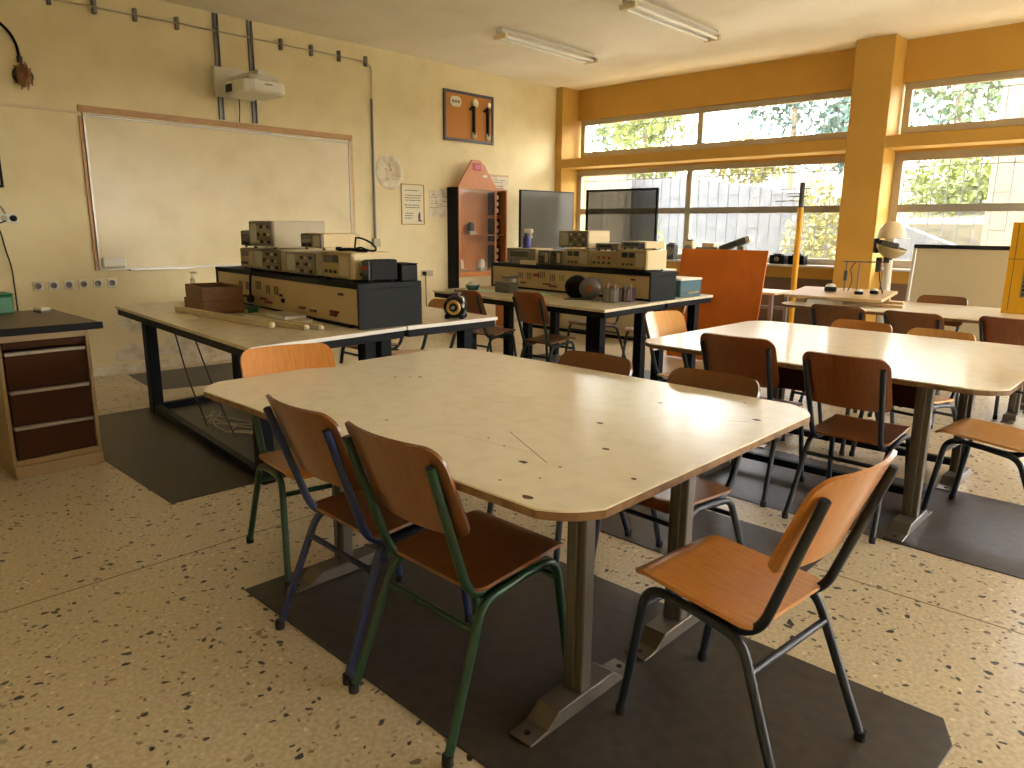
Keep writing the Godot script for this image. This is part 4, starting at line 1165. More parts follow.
func console(label: String, at: Vector3, turn: float, length: float, h: float, depth: float, seed_: int) -> Transform3D:
	var o := thing("lab_console", label, "console", at, turn)
	var r := RandomNumberGenerator.new()
	r.seed = seed_
	put("body", span_mesh(Vector3(-length, 0.0, -depth), Vector3(-0.02, h - 0.035, -0.02), 0.003), M.console_blue, o)
	put("top", span_mesh(Vector3(-length - 0.01, h - 0.035, -depth - 0.01), Vector3(0.0, h, 0.012), 0.004), M.console_blue, o)
	put("end_panel", span_mesh(Vector3(-0.02, 0.0, -depth - 0.01), Vector3(0.0, h - 0.035, 0.01), 0.003), M.console_blue, o)
	put("end_panel", span_mesh(Vector3(-length - 0.01, 0.0, -depth - 0.01), Vector3(-length + 0.01, h - 0.035, 0.01), 0.003), M.console_blue, o)
	var f := put("front_panel", span_mesh(Vector3(-length + 0.011, 0.02, -0.02), Vector3(-0.021, h - 0.036, 0.0), 0.002), M.console_cream, o)
	put("cable_slot", span_mesh(Vector3(-length * 0.28, 0.0, -0.018), Vector3(-0.1, 0.018, 0.012), 0.002), M.black, o)
	var term := lathe_mesh([[0.009, 0.0], [0.009, 0.012], [0.006, 0.02], [0.0, 0.02]], 8)
	var groups := [[-0.80, 0.62, 3, 0], [-0.74, 0.62, 3, 0], [-0.66, 0.7, 4, 0], [-0.58, 0.62, 3, 0], [-0.52, 0.62, 3, 0], [-0.78, 0.28, 3, 1], [-0.62, 0.30, 4, 1], [-0.58, 0.22, 4, 1], [-0.47, 0.5, 1, 0], [-0.46, 0.35, 1, 2], [-0.34, 0.25, 3, 1], [-0.27, 0.22, 3, 1], [-0.15, 0.3, 4, 1], [-0.15, 0.22, 3, 1], [-0.10, 0.8, 2, 0]]
	for g in groups:
		for k in g[2]:
			var p := Vector3(g[0] * length + 0.026 * k, g[1] * (h - 0.04) + 0.01, 0.0)
			if g[3] == 0 and g[2] >= 3: put("slider", span_mesh(Vector3(p.x - 0.003, p.y - 0.03, 0.0), Vector3(p.x + 0.003, p.y + 0.03, 0.004), 0.0), M.dev_dark, f)
			elif g[3] == 2: put("switch", span_mesh(p + Vector3(-0.02, -0.014, 0), p + Vector3(0.02, 0.014, 0.012), 0.003), M.black, f)
			else: put("terminal", term, (M.red if k % 2 else M.dev_dark) if g[3] == 1 else M.dev_dark, f, p, Vector3(90, 0, 0))
	put("scale_plate", span_mesh(Vector3(-length * 0.70, h * 0.55, 0.0), Vector3(-length * 0.655, h * 0.66, 0.002), 0.0), M.red if seed_ == 2 else M.dev_beige, f)
	return Transform3D(Basis(Vector3.UP, deg_to_rad(turn)), at)

func build_consoles() -> void:
	var y := BH + 0.0005
	var T := console("long cream-fronted electrical console with dark blue end on the left bench", Vector3(-3.59, y, -2.495), -5.0, 2.28, 0.272, 0.43, 1)
	var t := 0.2725
	var z := -0.02
	device("grey oscilloscope at the left of the lower row on the first console", T, -1.57, -1.11, t, 0.165, z, 0.36, "dev_beige", "dev_grey", 0, "oscilloscope")
	device("beige oscilloscope in the middle of the lower row on the first console", T, -1.02, -0.59, t, 0.16, z, 0.36, "dev_beige", "dev_grey", 0, "oscilloscope")
	device("cream power supply near the dark end of the first console", T, -0.50, -0.12, t, 0.175, z, 0.27, "dev_cream", "dev_olive", 1, "power_supply")
	device("big oscilloscope lying on top of the grey one on the first console", T, -1.60, -1.20, t + 0.167, 0.195, z + 0.01, 0.41, "dev_beige", "dev_grey", 0, "oscilloscope")
	device("small cream unit lying on two others on the first console", T, -0.78, -0.49, t + 0.178, 0.105, z, 0.28, "dev_cream", "dev_grey", 1, "power_supply")
	device("lower of two small grey units at the left of the first console", T, -1.90, -1.63, t, 0.16, z - 0.03, 0.25, "dev_grey", "dev_olive", 1, "test_unit")
	device("upper of two small grey units at the left of the first console", T, -1.89, -1.65, t + 0.162, 0.13, z - 0.04, 0.22, "dev_grey", "dev_dark", 3, "test_unit")
	device("dark green transformer unit at the right end of the first console", T, -0.092, -0.006, t, 0.135, -0.07, 0.20, "black", "green_case", 2, "transformer_unit")
	var o := thing("dark_box", "plain dark box at the back right corner of the first console", "box", T * Vector3(-0.085, t, -0.36), -5)
	put("body", span_mesh(Vector3(-0.075, 0, -0.06), Vector3(0.075, 0.10, 0.06), 0.006), M.console_blue, o)
	put("lid", span_mesh(Vector3(-0.077, 0.1005, -0.062), Vector3(0.077, 0.108, 0.062), 0.003), M.console_blue, o)
	o = thing("test_lead", "looped black test lead lying on the cream units of the first console", "lead", T * Vector3(-0.25, t + 0.178, -0.12), -5)
	var lp := []
	for i in 13:
		var a := -2.6 + i * 0.36
		lp.append(Vector3(0.12 + cos(a) * 0.10, 0.045 + sin(a) * 0.04, sin(a) * 0.05))
	put("loop", tube_mesh([Vector3(-0.12, 0.008, 0.03), Vector3(-0.06, 0.008, 0.01)] + lp + [Vector3(0.05, 0.008, 0.03), Vector3(-0.05, 0.008, 0.06)], 0.006, 6), M.black, o)
	put("clip", span_mesh(Vector3(-0.16, 0.0, 0.02), Vector3(-0.11, 0.025, 0.05), 0.008), M.black, o)
	put("coil", tube_mesh([Vector3(-0.05, 0.01, 0.08), Vector3(0.03, 0.014, 0.05), Vector3(0.14, 0.01, 0.06), Vector3(0.2, 0.01, 0.03)], 0.01, 6), M.black, o)
	o = thing("test_lead", "black cord hanging down the front panel of the first console", "lead", T * Vector3(-1.50, 0.0, 0.02), -5)
	put("cord", tube_mesh(fillet([Vector3(0.06, 0.30, 0.03), Vector3(0.02, 0.25, 0.03), Vector3(-0.02, 0.16, 0.02), Vector3(-0.03, 0.08, 0.02), Vector3(-0.10, 0.09, 0.03)], 0.05), 0.008, 6), M.black, o)
	put("plug", span_mesh(Vector3(-0.06, 0.04, 0.0), Vector3(0.0, 0.10, 0.04), 0.012), M.black, o)
	# second console
	T = console("long cream-fronted electrical console with dark blue end on the middle bench", Vector3(-3.335, y, -5.22), -5.0, 2.06, 0.245, 0.33, 2)
	t = 0.2455
	device("grey unit at the left end of the second console", T, -1.86, -1.44, t, 0.155, z, 0.25, "dev_cream", "dev_grey", 3, "test_unit")
	device("small dark meter unit, left of a pair on the second console", T, -1.40, -1.245, t, 0.145, z, 0.2, "dev_beige", "dev_dark", 1, "meter_unit")
	device("small dark meter unit, right of a pair on the second console", T, -1.235, -1.08, t, 0.145, z, 0.2, "dev_beige", "dev_dark", 1, "meter_unit")
	device("olive power supply with two meters in the middle of the second console", T, -1.03, -0.73, t, 0.165, z, 0.28, "dev_beige", "dev_olive", 1, "power_supply")
	device("cream unit with six terminals on the second console", T, -0.70, -0.40, t, 0.155, z, 0.28, "dev_cream", "dev_olive", 2, "test_unit")
	device("cream power supply at the right end of the second console", T, -0.38, -0.08, t, 0.175, z, 0.28, "dev_cream", "dev_olive", 1, "power_supply")
	device("grey oscilloscope on top of the middle power supply, second console", T, -1.12, -0.75, t + 0.167, 0.165, z, 0.3, "dev_cream", "dev_grey", 0, "oscilloscope")
	device("flat unit with a dark slot, left of two on the second console's top row", T, -0.66, -0.40, t + 0.157, 0.07, z, 0.26, "dev_beige", "dev_grey", 3, "flat_unit")
	device("flat unit with a dark slot at the right of the second console's top row", T, -0.37, -0.10, t + 0.177, 0.07, z, 0.26, "dev_cream", "dev_grey", 3, "flat_unit")
	o = thing("spray_bottle", "blue spray bottle with white trigger on the second console", "bottle", T * Vector3(-1.65, t + 0.1555, -0.1), 10)
	o.scale = Vector3(1.25, 1.25, 1.25)
	put("body", lathe_mesh([[0.0, 0.0], [0.035, 0.0], [0.036, 0.005], [0.036, 0.06], [0.03, 0.085], [0.014, 0.10], [0.013, 0.115]], 16), M.blue_plastic, o)
	put("trigger_head", span_mesh(Vector3(-0.02, 0.115, -0.018), Vector3(0.055, 0.15, 0.018), 0.008), M.paper_white, o)
	put("trigger", box_mesh(Vector3(0.012, 0.05, 0.015), 0.004), M.paper_white, o, Vector3(0.04, 0.10, 0), Vector3(0, 0, 25))
	o = thing("cream_tray", "shallow cream box on the front edge of the second console", "box", T * Vector3(-1.5, t, 0.045 - 0.07), -5)
	put("body", span_mesh(Vector3(-0.13, 0, 0.022), Vector3(0.10, 0.035, 0.032), 0.003), M.paper, o)
	put("lid", span_mesh(Vector3(-0.135, 0.0352, 0.02), Vector3(0.105, 0.042, 0.034), 0.002), M.paper, o)

# ---------------------------------------------------------------- things on the benches
func build_bench_things() -> void:
	var y := BH + 0.0005
	var o: Node3D
	for i in 2:
		o = thing("wooden_tray", ["lower of two stacked wooden trays on the left bench", "upper wooden tray with small parts stacked on another"][i], "tray", Vector3(-5.12 + 0.01 * i, y + 0.095 * i, -2.31), -6.0 - 3.0 * i, "wooden trays")
		var st := st_new()
		bx(st, Vector3(0, 0.005, 0), Vector3(0.44, 0.01, 0.27), 0.002)
		put("bottom", done(st), M.wood_brown, o)
		put("front_board", span_mesh(Vector3(-0.22, 0.011, 0.122), Vector3(0.22, 0.092, 0.135), 0.002), M.wood_brown, o)
		put("back_board", span_mesh(Vector3(-0.22, 0.011, -0.135), Vector3(0.22, 0.092, -0.122), 0.002), M.wood_brown, o)
		put("end_board", span_mesh(Vector3(-0.22, 0.011, -0.1215), Vector3(-0.208, 0.092, 0.1215), 0.002), M.wood_brown, o)
		put("end_board", span_mesh(Vector3(0.208, 0.011, -0.1215), Vector3(0.22, 0.092, 0.1215), 0.002), M.wood_brown, o)
		if i == 1:
			for k in 6:
				put("divider", span_mesh(Vector3(-0.17 + 0.06 * k, 0.011, -0.12), Vector3(-0.165 + 0.06 * k, 0.075, 0.12), 0.0), M.dev_dark, o)
	o = thing("soap_bottle", "clear pump bottle behind the wooden trays on the left bench", "bottle", Vector3(-5.66, y, -2.40), 20)
	put("body", lathe_mesh([[0.0, 0.0], [0.045, 0.0], [0.047, 0.01], [0.047, 0.12], [0.04, 0.15], [0.016, 0.165], [0.015, 0.18], [0.0, 0.18]], 18), M.clear_plastic, o)
	put("label_band", lathe_mesh([[0.0475, 0.02], [0.0485, 0.02], [0.0485, 0.10], [0.0475, 0.10]], 18), M.dev_grey, o)
	put("pump_head", lathe_mesh([[0.0, 0.181], [0.018, 0.181], [0.018, 0.20], [0.006, 0.205], [0.006, 0.235], [0.0, 0.235]], 12), M.paper_white, o)
	put("nozzle", span_mesh(Vector3(-0.012, 0.236, -0.012), Vector3(0.05, 0.25, 0.012), 0.004), M.paper_white, o)
	# pale wooden bars
	var bars := [["long pale square bar lying along the front of the left bench", Vector3(-5.30, 0.02, -2.12), Vector3(-4.02, 0.02, -2.16), 0.018], ["second pale bar lying behind the long one on the left bench", Vector3(-4.45, 0.017, -2.205), Vector3(-3.80, 0.017, -2.26), 0.016], ["short pale tube at the right corner of the left bench", Vector3(-4.02, 0.018, -2.30), Vector3(-3.74, 0.018, -2.32), 0.016]]
	for b in bars:
		o = thing("pale_bar", b[0], "bar", Vector3(b[1].x, y - 0.0005, b[1].z), 0, "pale bars on the left bench")
		var d: Vector3 = b[2] - b[1]
		d.y = 0
		var st := st_new()
		bx(st, Vector3(0, b[3], 0) + d / 2, Vector3(b[3] * 2, b[3] * 2 - 0.001, d.length()), 0.004, Basis.looking_at(d.normalized(), Vector3.UP))
		put("bar", done(st), M.cream_plastic, o)
		st = st_new()
		bx(st, Vector3(0, b[3], 0) + d + d.normalized() * 0.006, Vector3(b[3] * 1.4, b[3] * 1.4, 0.012), 0.003, Basis.looking_at(d.normalized(), Vector3.UP))
		put("end_cap", done(st), M.paper, o)
	var books := [["lowest of the pale booklets by the first console", -4.22, -2.37, 0.0, 0.34, 0.15, 4.0], ["tilted pale booklet on the pile by the first console", -4.25, -2.38, 0.026, 0.3, 0.14, -6.0], ["grey booklet left of the pile by the first console", -4.53, -2.36, 0.0, 0.2, 0.12, 12.0]]
	for b in books:
		o = thing("booklet", b[0], "booklet", Vector3(b[1], y + b[3], b[2]), b[6], "booklets on the left bench")
		put("pages", span_mesh(Vector3(-b[4] / 2, 0.003, -b[5] / 2), Vector3(b[4] / 2, 0.022, b[5] / 2), 0.001), M.paper_white, o)
		put("cover", span_mesh(Vector3(-b[4] / 2 - 0.002, 0.0222, -b[5] / 2 - 0.002), Vector3(b[4] / 2 + 0.002, 0.025, b[5] / 2 + 0.002), 0.0005), M.dev_beige, o)
		put("cover", span_mesh(Vector3(-b[4] / 2 - 0.002, 0.0, -b[5] / 2 - 0.002), Vector3(b[4] / 2 + 0.002, 0.0028, b[5] / 2 + 0.002), 0.0005), M.dev_beige, o)
	o = thing("cable_reel", "small green plastic reel beside the wooden trays", "reel", Vector3(-4.72, y, -2.40), 0)
	put("flange", lathe_mesh(disc(0.06, 0.012, 0.003), 18), M.green_plastic, o)
	put("core", lathe_mesh([[0.035, 0.012], [0.035, 0.045]], 14), M.green_plastic, o)
	put("flange", lathe_mesh(disc(0.055, 0.012, 0.003), 18), M.green_plastic, o, Vector3(0, 0.045, 0))
	o = thing("paper_sheet", "pale sheet of paper lying on the left bench", "paper sheet", Vector3(-4.92, y, -2.03), -12)
	put("sheet", span_mesh(Vector3(-0.15, 0, -0.05), Vector3(0.15, 0.001, 0.05), 0.0), M.paper, o)
	o = thing("bench_cables", "thin dark cords hanging from the left bench to a tangle on the floor", "cord", Vector3(-4.55, 0, -2.0), 0)
	put("cord", tube_mesh(fillet([Vector3(-0.28, 0.74, 0.1), Vector3(-0.25, 0.4, 0.05), Vector3(-0.12, 0.09, 0.0)], 0.15), 0.005, 6), M.cord, o)
	put("cord", tube_mesh(fillet([Vector3(0.06, 0.74, 0.12), Vector3(0.12, 0.4, 0.05), Vector3(0.22, 0.09, -0.02)], 0.15), 0.005, 6), M.cord, o)
	var coil := []
	for i in 60:
		var a := i * 0.62
		coil.append(Vector3(-0.3 + 0.35 * sin(a * 0.37) + 0.06 * cos(a), 0.02 + 0.012 * absf(sin(a * 1.7)), -0.25 + 0.08 * sin(a) + 0.05 * sin(a * 0.21)))
	put("tangle", tube_mesh(coil, 0.006, 5), M.dev_beige, o)
	# shiny dark motor on the second left bench
	o = thing("electric_motor", "shiny dark round motor on the bench behind the first console", "motor", Vector3(-3.64, y, -3.30), 35)
	put("housing", lathe_mesh([[0.0, -0.08], [0.05, -0.078], [0.068, -0.065], [0.075, -0.05], [0.075, 0.05], [0.068, 0.065], [0.05, 0.075], [0.0, 0.078]], 24), M.black_gloss, o, Vector3(0, 0.078, 0), Vector3(90, 0, 0))
	put("end_ring", lathe_mesh([[0.03, 0.076], [0.03, 0.086], [0.045, 0.086], [0.05, 0.074]], 20), M.gold_frame, o, Vector3(0, 0.078, 0), Vector3(90, 0, 0))
	put("shaft", cyl(0.01, 0.05, 10), M.steel_grey, o, Vector3(0, 0.078, 0.07), Vector3(90, 0, 0))
	put("terminal_box", span_mesh(Vector3(-0.03, 0.148, -0.04), Vector3(0.03, 0.168, 0.03), 0.004), M.purple_metal, o)
	for s in [-1, 1]:
		put("foot", span_mesh(Vector3(s * 0.05 - 0.015, 0.0, -0.06), Vector3(s * 0.05 + 0.015, 0.03, 0.06), 0.003), M.black, o)
	# on the middle bench
	o = thing("wheel_motor", "grey wheel motor with round fan cover on the middle bench", "motor", Vector3(-3.86, y, -4.98), 30)
	put("drum", lathe_mesh([[0.0, -0.06], [0.09, -0.06], [0.10, -0.05], [0.10, 0.0], [0.09, 0.01], [0.0, 0.01]], 28), M.black, o, Vector3(-0.07, 0.101, -0.03), Vector3(90, 0, 0))
	put("housing", lathe_mesh([[0.0, -0.07], [0.085, -0.07], [0.092, -0.06], [0.092, 0.05], [0.085, 0.06], [0.05, 0.064], [0.0, 0.064]], 28), M.iron, o, Vector3(0.06, 0.1, 0), Vector3(90, 0, 0))
	put("hub", lathe_mesh(disc(0.03, 0.02, 0.004), 16), M.copper, o, Vector3(0.06, 0.1, 0.064), Vector3(90, 0, 0))
	put("base", span_mesh(Vector3(-0.16, 0.0, -0.08), Vector3(0.15, 0.008, 0.08), 0.003), M.iron, o)
	var k := [["red-brown armature lying behind the wheel motor", -3.66, -5.12, "copper"], ["grey coil block with two slots on the middle bench", -3.55, -4.95, "iron"], ["dark finned coil beside the end of the second console", -3.49, -5.10, "purple_metal"]]
	for i in 3:
		o = thing("coil_block", k[i][0], "coil", Vector3(k[i][1], y, k[i][2]), 10, "motor parts on the middle bench")
		put("core", span_mesh(Vector3(-0.055, 0.0, -0.045), Vector3(0.055, 0.115, 0.045), 0.005), M[k[i][3]], o)
		for q in 3:
			put("lamination", span_mesh(Vector3(-0.045 + 0.035 * q, 0.01, 0.0455), Vector3(-0.03 + 0.035 * q, 0.105, 0.055), 0.002), M.dev_grey, o)
		put("bolt", cyl(0.006, 0.03, 8), M.steel_grey, o, Vector3(0.03, 0.115, 0))
		put("bolt", cyl(0.006, 0.03, 8), M.steel_grey, o, Vector3(-0.03, 0.115, 0))
	o = thing("transformer", "open transformer with pale coils on the middle bench", "transformer", Vector3(-4.78, y, -4.98), -5)
	put("frame", span_mesh(Vector3(-0.10, 0, -0.06), Vector3(0.10, 0.10, 0.06), 0.004), M.iron, o)
	put("yoke", span_mesh(Vector3(-0.02, 0.135, -0.045), Vector3(0.13, 0.16, 0.045), 0.003), M.iron, o)
	for i in 3:
		put("coil", cyl(0.019, 0.034, 14), M.paper_white, o, Vector3(0.01 + 0.045 * i, 0.1005, 0))
	o = thing("blue_bowl", "blue-green bowl with white parts on the middle bench", "bowl", Vector3(-5.18, y, -4.92), 0)
	put("bowl", lathe_mesh([[0.0, 0.0], [0.05, 0.0], [0.075, 0.05], [0.07, 0.05], [0.046, 0.006], [0.0, 0.006]], 20), M.teal, o)
	put("contents", lathe_mesh([[0.06, 0.035], [0.05, 0.065], [0.02, 0.085], [0.0, 0.088]], 14), M.paper_white, o)
	var sheets := [["mint sheet under the bowl on the middle bench", -5.1, -4.95, 0.42], ["mint sheet at the back of the middle bench", -4.45, -5.08, 0.25]]
	for s in sheets:
		o = put("mint_sheet", span_mesh(Vector3(-s[3] / 2, 0, -0.12), Vector3(s[3] / 2, 0.0004, 0.12), 0.0), M.mint, self, Vector3(s[1], BH, s[2]), Vector3(0, -5, 0))
		meta(o, s[0], "sheet", "mint sheets")
	o = thing("instrument_box", "teal instrument with white lid on the bench behind the second console", "instrument", Vector3(-3.42, y, -5.92), -5)
	put("body", span_mesh(Vector3(-0.35, 0.0, -0.16), Vector3(0.06, 0.145, 0.16), 0.006), M.teal, o)
	put("lid", span_mesh(Vector3(-0.355, 0.1455, -0.165), Vector3(0.065, 0.165, 0.165), 0.005), M.paper_white, o)
	put("handle", tube_mesh(fillet([Vector3(0.062, 0.04, -0.08), Vector3(0.09, 0.04, -0.08), Vector3(0.09, 0.04, 0.08), Vector3(0.062, 0.04, 0.08)], 0.02), 0.006, 6), M.gold_frame, o)

# ---------------------------------------------------------------- far left corner
func build_far_corner() -> void:
	var o := thing("low_cabinet", "low grey cabinet in the far corner carrying the dark screens", "cabinet", Vector3(-6.3, 0, -8.0))
	put("body", span_mesh(Vector3(-0.7, 0.05, -0.35), Vector3(1.3, 0.86, 0.35), 0.004), M.dev_beige, o)
	put("top", span_mesh(Vector3(-0.72, 0.86, -0.37), Vector3(1.32, 0.885, 0.37), 0.003), M.wood_pale, o)
	put("plinth", span_mesh(Vector3(-0.66, 0.0, -0.32), Vector3(1.26, 0.05, 0.32), 0.003), M.black, o)
	for i in 3:
		var d := put("door", span_mesh(Vector3(-0.69 + 0.66 * i, 0.08, 0.351), Vector3(-0.04 + 0.66 * i, 0.85, 0.37), 0.003), M.dev_beige, o)
		put("handle", span_mesh(Vector3(-0.12 + 0.66 * i, 0.42, 0.371), Vector3(-0.10 + 0.66 * i, 0.54, 0.39), 0.003), M.steel_grey, d)
	o = thing("flat_screen", "grey flat screen with black edge in the far corner by the whiteboard wall", "screen", Vector3(-6.62, 0.8855, -7.70), 84)
	put("panel", span_mesh(Vector3(-0.50, 0.03, -0.03), Vector3(0.50, 0.995, 0.0), 0.003), M.black, o)
	put("screen_face", span_mesh(Vector3(-0.485, 0.045, 0.0), Vector3(0.485, 0.98, 0.004), 0.001), M.tv_face, o)
	put("stand", span_mesh(Vector3(-0.2, 0.0, -0.10), Vector3(0.2, 0.03, 0.06), 0.004), M.black, o)
	o = thing("tinted_screen", "dark see-through panel in a black frame in front of the left window", "screen", Vector3(-5.72, 0.8855, -8.12), 0)
	var st := st_new()
	bx(st, Vector3(0, 1.0, 0), Vector3(1.14, 0.028, 0.03), 0.003)
	bx(st, Vector3(0, 0.044, 0), Vector3(1.14, 0.028, 0.03), 0.003)
	bx(st, Vector3(-0.556, 0.522, 0), Vector3(0.028, 0.928, 0.03), 0.003)
	bx(st, Vector3(0.556, 0.522, 0), Vector3(0.028, 0.928, 0.03), 0.003)
	put("frame", done(st), M.black, o)
	put("tinted_pane", span_mesh(Vector3(-0.542, 0.058, -0.004), Vector3(0.542, 0.986, 0.004)), M.tint_glass, o)
	for s in [-1, 1]:
		put("foot", span_mesh(Vector3(s * 0.4 - 0.03, 0.0, -0.12), Vector3(s * 0.4 + 0.03, 0.03, 0.12), 0.003), M.black, o)

# ---------------------------------------------------------------- window side
func build_window_side() -> void:
	var o: Node3D
	var st: SurfaceTool
	# leaning orange board
	o = thing("orange_board", "large orange board leaning in front of the window sill", "board", Vector3(-3.73, 0.012, -6.98), 2)
	st = st_new()
	ext(st, rr(0.97, 1.19, 0.006, 2), 0.018, Transform3D(Basis(Vector3.RIGHT, deg_to_rad(-11.5)), Vector3(0, 0.586, -0.13)), 0.002)
	put("panel", done(st), M.orange_board, o)
	# small wooden desk behind it with dark chair back
	o = thing("small_desk", "small wooden desk under the window right of the orange board", "desk", Vector3(-3.75, 0, -7.9))
	put("desk_top", span_mesh(Vector3(-0.6, 0.70, -0.25), Vector3(0.42, 0.725, 0.25), 0.004), M.wood_pale, o)
	for sx in [-0.55, 0.36]:
		for sz in [-0.2, 0.2]:
			put("leg", span_mesh(Vector3(sx - 0.02, 0, sz - 0.02), Vector3(sx + 0.02, 0.70, sz + 0.02), 0.003), M.steel_grey, o)
	put("rail", span_mesh(Vector3(-0.53, 0.5, -0.21), Vector3(0.34, 0.54, -0.19), 0.003), M.steel_grey, o)
	o = thing("dark_panel_meter", "dark upright panel standing on the small desk behind the orange board", "panel", Vector3(-3.95, 0.7255, -7.95))
	put("plate", span_mesh(Vector3(-0.1, 0.0, -0.02), Vector3(0.30, 0.40, 0.0), 0.003), M.black, o)
	put("foot", span_mesh(Vector3(-0.1, 0.0, 0.0005), Vector3(0.30, 0.02, 0.08), 0.003), M.black, o)
	put("dial", lathe_mesh(disc(0.04, 0.02, 0.003), 16), M.dev_grey, o, Vector3(0.2, 0.1, 0.0), Vector3(90, 0, 0))
	# yellow pole with antenna rods
	o = thing("yellow_pole", "tall yellow pole with small antenna rods in front of the window", "pole", Vector3(-3.41, 0, -8.32))
	put("base", lathe_mesh([[0.0, 0.0], [0.16, 0.0], [0.16, 0.015], [0.05, 0.03], [0.04, 0.06]], 20), M.iron, o)
	put("pole", cyl(0.032, 1.62, 14), M.yellow_paint, o, Vector3(0, 0.02, 0))
	put("mast", cyl(0.028, 0.27, 12), M.dev_dark, o, Vector3(0, 1.64, 0))
	for q in [[1.84, 0.26, 0.1], [1.79, 0.17, 0.06], [1.76, 0.16, 0.08], [1.71, 0.30, 0.04]]:
		put("rod", tube_mesh([Vector3(-q[1], q[0], 0), Vector3(q[2], q[0] + 0.005, 0)], 0.005, 6), M.iron, o)
	# flip board easel
	o = thing("flip_board", "grey-beige flip board with dark top rail in front of the right window", "board", Vector3(-1.66, 0, -7.72), 0)
	var tilt := Basis(Vector3.RIGHT, deg_to_rad(-7))
	st = st_new()
	bx(st, tilt * Vector3(0, 0.82, 0), Vector3(0.80, 0.90, 0.02), 0.003, tilt)
	put("panel", done(st), M.board_grey, o)
	st = st_new()
	bx(st, tilt * Vector3(0.0, 1.255, 0.012), Vector3(0.84, 0.036, 0.04), 0.006, tilt)
	put("top_rail", done(st), M.console_blue, o)
	for s in [-1, 1]:
		st = st_new()
		bx(st, tilt * Vector3(s * 0.41, 0.635, 0.0), Vector3(0.03, 1.23, 0.03), 0.004, tilt)
		put("leg", done(st), M.alu, o)
		put("rear_leg", tube_mesh([Vector3(s * 0.3, 1.18, -0.17), Vector3(s * 0.34, 0.01, -0.75)], 0.013, 8), M.alu, o)
	# yellow panel on the far table
	o = thing("demonstration_unit", "yellow apparatus panel standing on the far table at the right picture edge", "panel", Vector3(-1.0, 0.7655, -6.82), 0)
	put("panel", span_mesh(Vector3(-0.13, 0.0, -0.03), Vector3(0.75, 0.70, 0.0), 0.004), M.yellow_paint, o)
	put("seam", span_mesh(Vector3(-0.128, 0.42, 0.0), Vector3(0.74, 0.424, 0.002), 0.0), M.ink, o)
	put("seam", span_mesh(Vector3(-0.09, 0.02, 0.0), Vector3(-0.086, 0.69, 0.002), 0.0), M.ink, o)
	put("slot_field", span_mesh(Vector3(-0.02, 0.13, 0.0), Vector3(0.2, 0.37, 0.004), 0.001), M.dev_grey, o)
	for i in 7:
		put("slot", span_mesh(Vector3(-0.01, 0.145 + 0.032 * i, 0.004), Vector3(0.05, 0.163 + 0.032 * i, 0.012), 0.002), M.purple_metal, o)
	put("knob", lathe_mesh(disc(0.02, 0.02, 0.004), 12), M.red, o, Vector3(0.03, 0.55, 0.0), Vector3(90, 0, 0))
	for x in [-0.05, 0.65]:
		put("foot", span_mesh(Vector3(x - 0.02, 0.0, -0.18), Vector3(x + 0.02, 0.02, -0.031), 0.003), M.black, o)
	# slanted wooden board with apparatus
	o = thing("slanted_board", "slanted wooden board on pale battens lying on the far table", "board", Vector3(-2.30, 0.7655, -6.66), 4)
	put("batten", span_mesh(Vector3(-0.36, 0.0, -0.30), Vector3(0.45, 0.022, -0.24), 0.002), M.wood_pale, o)
	put("batten", span_mesh(Vector3(0.05, 0.0, 0.05), Vector3(0.52, 0.022, 0.12), 0.002), M.wood_pale, o)
	st = st_new()
	bx(st, Vector3(-0.02, 0.075, -0.05), Vector3(0.80, 0.026, 0.56), 0.003, Basis(Vector3.RIGHT, deg_to_rad(4)))
	put("board", done(st), M.wood_pale, o)
	put("prop", span_mesh(Vector3(0.24, 0.0225, -0.28), Vector3(0.34, 0.075, -0.24), 0.002), M.wood_pale, o)
	put("prop", span_mesh(Vector3(-0.34, 0.0, 0.1), Vector3(-0.26, 0.045, 0.16), 0.002), M.wood_pale, o)
	var parts := [["white and black lamp holder on the slanted board", -2.42, -6.72, 0.05], ["small white socket at the right of the slanted board", -2.12, -6.55, 0.035], ["black and white switch behind the small socket on the slanted board", -2.05, -6.72, 0.035]]
	for q in parts:
		var e := thing("lamp_holder", q[0], "fitting", Vector3(q[1], 0.860, q[2]), 0, "fittings on the slanted board")
		put("base", lathe_mesh([[0.0, 0.0], [q[3], 0.0], [q[3] * 1.05, q[3] * 0.5], [q[3] * 0.9, q[3] * 0.8]], 16), M.black, e)
		put("cover", lathe_mesh([[q[3] * 0.9, q[3] * 0.8], [q[3] * 0.7, q[3] * 1.2], [0.0, q[3] * 1.35]], 16), M.paper_white, e)
	o = thing("wire_stand", "thin wire frame with hanging cords standing on the slanted board", "stand", Vector3(-2.16, 0.863, -6.80), 0)
	put("rod", tube_mesh([Vector3(-0.17, 0, 0), Vector3(-0.17, 0.27, 0)], 0.006, 6), M.iron, o)
	put("rod", tube_mesh([Vector3(-0.06, 0, 0), Vector3(-0.06, 0.27, 0)], 0.006, 6), M.iron, o)
	put("rod", tube_mesh([Vector3(-0.20, 0.26, 0), Vector3(0.16, 0.265, 0)], 0.006, 6), M.iron, o)
	put("grip", cyl(0.016, 0.09, 10), M.dev_dark, o, Vector3(-0.17, 0.09, 0))
	put("cord", tube_mesh(fillet([Vector3(-0.09, 0.26, 0.01), Vector3(-0.13, 0.2, 0.02), Vector3(-0.10, 0.1, 0.01), Vector3(-0.13, 0.0, 0.02)], 0.06), 0.005, 6), M.cord, o)
	put("cord", tube_mesh(fillet([Vector3(0.11, 0.26, 0.01), Vector3(0.12, 0.12, 0.02), Vector3(0.16, 0.0, 0.02)], 0.06), 0.005, 6), M.cord, o)
